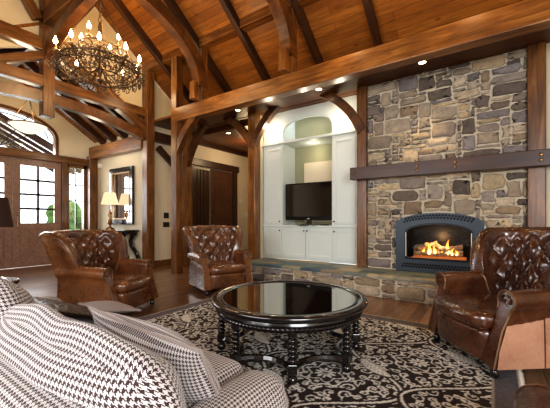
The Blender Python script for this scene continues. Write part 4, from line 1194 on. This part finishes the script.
# ------------------------------------------------------------------ pendant bowl in the entry
px_, py_ = -8.6, 2.74
root = empty('pendant_light', (px_, py_, 3.15)); L(root, 'glowing cream glass bowl pendant hanging in the entry', 'pendant light')
MB().lathe([(.001, 3.15), (.10, 3.16), (.20, 3.20), (.29, 3.26), (.34, 3.32), (.35, 3.335)], 36, (px_, py_, 0), cap=False).build('bowl', M['bowl'], root, smooth=True)
MB().lathe([(.345, 3.325), (.362, 3.33), (.362, 3.35), (.345, 3.355)], 36, (px_, py_, 0), cap=False).build('rim', M['bronze'], root, smooth=True)
for k in range(3):
    a = 2*PI*k/3; MB().tube([(px_+.345*math.cos(a), py_+.345*math.sin(a), 3.34), (px_, py_, 3.95)], .008, 6).build('rod', M['iron'], root)
MB().tube([(px_, py_, 3.9), (px_, py_, 4.62)], .012, 8).build('stem', M['bronze'], root)

# ------------------------------------------------------------------ antler/vine style iron chandelier
hx_, hy_ = -5.03, 2.52; HZ = 3.58
root = empty('chandelier', (hx_, hy_, HZ)); L(root, 'large round scrolled iron chandelier with glowing candle bulbs', 'chandelier')
def cr(r, z, n=64, w=0, k=0): return [(hx_+(r+w*math.sin(k*2*PI*i/n))*math.cos(2*PI*i/n), hy_+(r+w*math.sin(k*2*PI*i/n))*math.sin(2*PI*i/n), z) for i in range(n)]
m = MB()
m.tube(cr(.56, HZ), .014, 6, closed=True); m.tube(cr(.56, HZ-.09), .012, 6, closed=True)
m.build('main_ring', M['iron'], root, smooth=True)
m = MB(); m.tube(cr(.28, HZ+.30), .012, 6, closed=True); m.build('upper_ring', M['iron'], root, smooth=True)
MB().tube(cr(.34, HZ-.16), .012, 6, closed=True).build('lower_ring', M['iron'], root, smooth=True)
MB().lathe([(.001, -.26), (.03, -.24), (.05, -.2), (.02, -.16), (.03, -.1), (.06, -.02), (.03, .05), (.018, .15), (.035, .3), (.016, .4), (.03, .62), (.012, .7)], 16, (hx_, hy_, HZ), cap=False).build('stem', M['iron'], root, smooth=True)
rnd = random.Random(12)
def spiral(cx3, u, v, r, turns, a0, rev=1, n=26):
    return [Vector(cx3)+u*(math.cos(a0+rev*turns*2*PI*i/n)*r*(1-.8*i/n))+v*(math.sin(a0+rev*turns*2*PI*i/n)*r*(1-.8*i/n)) for i in range(n+1)]
for k in range(20):
    a = 2*PI*k/20; rad = Vector((math.cos(a), math.sin(a), 0)); tan = Vector((-math.sin(a), math.cos(a), 0)); up = Vector((0, 0, 1))
    m = MB(); c = Vector((hx_, hy_, HZ-.045))+rad*.56
    m.tube(spiral(c+up*.02, tan, up, .075, 1.4, rnd.random()*6, rnd.choice((-1, 1))), .008, 5)
    m.tube(spiral(c+tan*.09+rad*.04-up*.06, (tan+rad*.5).normalized(), up, .07, 1.3, rnd.random()*6, rnd.choice((-1, 1))), .007, 5)
    m.tube(spiral(c+rad*.08-up*.02, rad, up, .06, 1.2, rnd.random()*6), .007, 5)
    m.tube(spiral(c-rad*.14-up*.09, rad, up, .075, 1.3, rnd.random()*6), .007, 5)
    m.tube(spiral(c-rad*.27-up*.05, (rad+tan).normalized(), up, .06, 1.2, rnd.random()*6), .006, 5)
    m.tube(spiral(c+rad*.02-up*.11, tan, up, .06, 1.2, rnd.random()*6), .008, 5)
    m.tube([c, c-rad*.10+up*.14, c-rad*.22+up*.16, c-rad*.33+up*.28], .008, 5)
    m.tube(spiral(c-rad*.12+up*.08, rad, up, .06, 1.2, rnd.random()*6), .007, 5)
    m.tube(spiral(c-rad*.24+up*.20, (rad+tan).normalized(), up, .06, 1.2, rnd.random()*6), .007, 5)
    m.build('scrollwork', M['iron'], root, smooth=True)
for k in range(10):
    a = 2*PI*k/10+.15; rad = Vector((math.cos(a), math.sin(a), 0)); up = Vector((0, 0, 1)); c = Vector((hx_, hy_, HZ))
    m = MB(); pts = [c+rad*(.03+.54*t)+up*(-.20*math.sin(PI*t)+.02*t) for t in [i/16 for i in range(17)]]
    m.tube(pts, .011, 6); m.tube([c+rad*(.02+.27*t)+up*(.05+.25*t+.1*math.sin(PI*t)) for t in [i/10 for i in range(11)]], .009, 5)
    m.build('arm', M['iron'], root, smooth=True)
for k in range(3):
    a = 2*PI*k/3+.4; rad = Vector((math.cos(a), math.sin(a), 0)); c = Vector((hx_, hy_, HZ))
    MB().tube([c+rad*.58, c+rad*.30+Vector((0, 0, .55)), c+Vector((0, 0, 1.05))], .010, 5).build('chain', M['iron'], root)
m = MB()
for i in range(8): m.tube([Vector((hx_, hy_, HZ+.72+.085*i))+Vector((.022*math.cos(t) if i % 2 else 0, 0 if i % 2 else .022*math.cos(t), .05*math.sin(t))) for t in [2*PI*q/10 for q in range(10)]], .006, 5, closed=True)
m.build('chain', M['iron'], root)
cans = [(.58, 2*PI*k/10+.15, HZ+.05) for k in range(10)]+[(.29, 2*PI*k/4+.6, HZ+.34) for k in range(4)]
first = None
for r_, a, z_ in cans:
    loc = Vector((r_*math.cos(a), r_*math.sin(a), z_-HZ))
    if first is None:
        cnd = MB().lathe([(.001, -.03), (.03, -.02), (.042, 0), (.036, .008), (.014, .01), (.014, .08), (.008, .085)], 12, cap=False).build('candle', M['brass'], root, local=True, smooth=True)
        blb = MB().lathe([(.001, .085), (.016, .09), (.028, .11), (.026, .135), (.010, .175), (.001, .20)], 12, cap=False).build('bulb', M['bulb'], cnd, local=True, smooth=True); first = (cnd, blb)
    else:
        cnd = first[0].copy(); COL.objects.link(cnd); b2 = first[1].copy(); COL.objects.link(b2); b2.parent = cnd
    cnd.location = loc
# ------------------------------------------------------------------ light
for k in range(4):
    a = 2*PI*k/4; lamp('POINT', (hx_+.45*math.cos(a), hy_+.45*math.sin(a), HZ+.35), 22, (1, .68, .36), .12, name='chandelier_glow')
lamp('POINT', (-.71, 5.645, .92), 7, (1, .55, .22), .05, name='fire_glow')
# light above the cabinet crown and in the niche
lamp('POINT', (-4.05, 5.70, 3.20), 7, (1, .84, .60), .06, name='cabinet_glow'); lamp('POINT', (-2.40, 5.70, 3.20), 8, (1, .84, .60), .06, name='cabinet_glow')
lamp('POINT', (-3.2, 6.15, 3.2), 1.2, (1, .85, .6), .08, name='niche_glow'); lamp('POINT', (-3.2, 6.15, 2.7), 3, (1, .88, .68), .08, name='niche_glow')
# uplights on the pine ceiling, sitting on the long beam
for x in (-4.0, -1.8, -.2, 1.2): lamp('POINT', (x, 4.2, 4.05), 15, (1, .66, .34), .15, name='beam_glow')
lamp('POINT', (-6.0, 3.2, 5.3), 15, (1, .66, .34), .2, name='ceiling_glow'); lamp('POINT', (-6.1, 4.2, 4.0), 10, (1, .8, .5), .2, name='gable_glow')
lamp('POINT', (-8.5, 2.6, 3.6), 28, (1, .70, .38), .2, name='entry_glow'); lamp('POINT', (-8.42, 4.48, 1.78), 8, (1, .72, .42), .08, name='lamp_glow')
lamp('POINT', (-5.9, 7.2, 3.1), 30, (1, .72, .42), .15, name='hall_glow'); lamp('POINT', (-8.2, 3.9, 3.0), 12, (1, .84, .62), .15, name='entry_glow')
# daylight from the big windows behind and to the right of the camera
lamp('AREA', (2.6, -1.2, 2.0), 260, (.97, .98, 1), 2.6, (-1.0, 3.6, .6), name='window_daylight', sy=2.2)
lamp('AREA', (-2.8, -2.3, 2.2), 170, (.98, .98, 1), 3.6, (-2.6, 4.0, 1.0), name='window_daylight', sy=2.0)
lamp('AREA', (-11.6, 2.6, 2.2), 260, (.95, .98, 1), 3.0, (-6, 2.8, .6), name='porch_daylight', sy=2.4)
w = bpy.data.worlds.new('World'); scene.world = w; w.use_nodes = True
nt = w.node_tree; bg = nt.nodes['Background']; bg.inputs[0].default_value = (.86, .93, 1, 1); bg.inputs[1].default_value = 3.2
# ------------------------------------------------------------------ camera
cd = bpy.data.cameras.new('camera'); cam = link('camera', cd, (0, 0, 1.2)); scene.camera = cam
cd.sensor_width = 36; cd.lens = 36*316/550; cd.shift_y = 16/550; cd.clip_start = .05
cam.rotation_euler = (PI/2, 0, R(34.4))
scene.view_settings.view_transform = 'Standard'; scene.view_settings.look = 'Medium High Contrast'; scene.view_settings.exposure = .15
scene.cycles.use_denoising = True; scene.cycles.max_bounces = 8; scene.cycles.transparent_max_bounces = 12; scene.cycles.sample_clamp_indirect = 4

for x in (-4.1, -3.2, -2.4): lamp('SPOT', (x, 5.74, 3.02), 9, (1, .86, .66), .03, (x+.35, 4.64, 3.40), name='beam_glow')  # added spots on the crown shelf that raise the bright strip under the beam
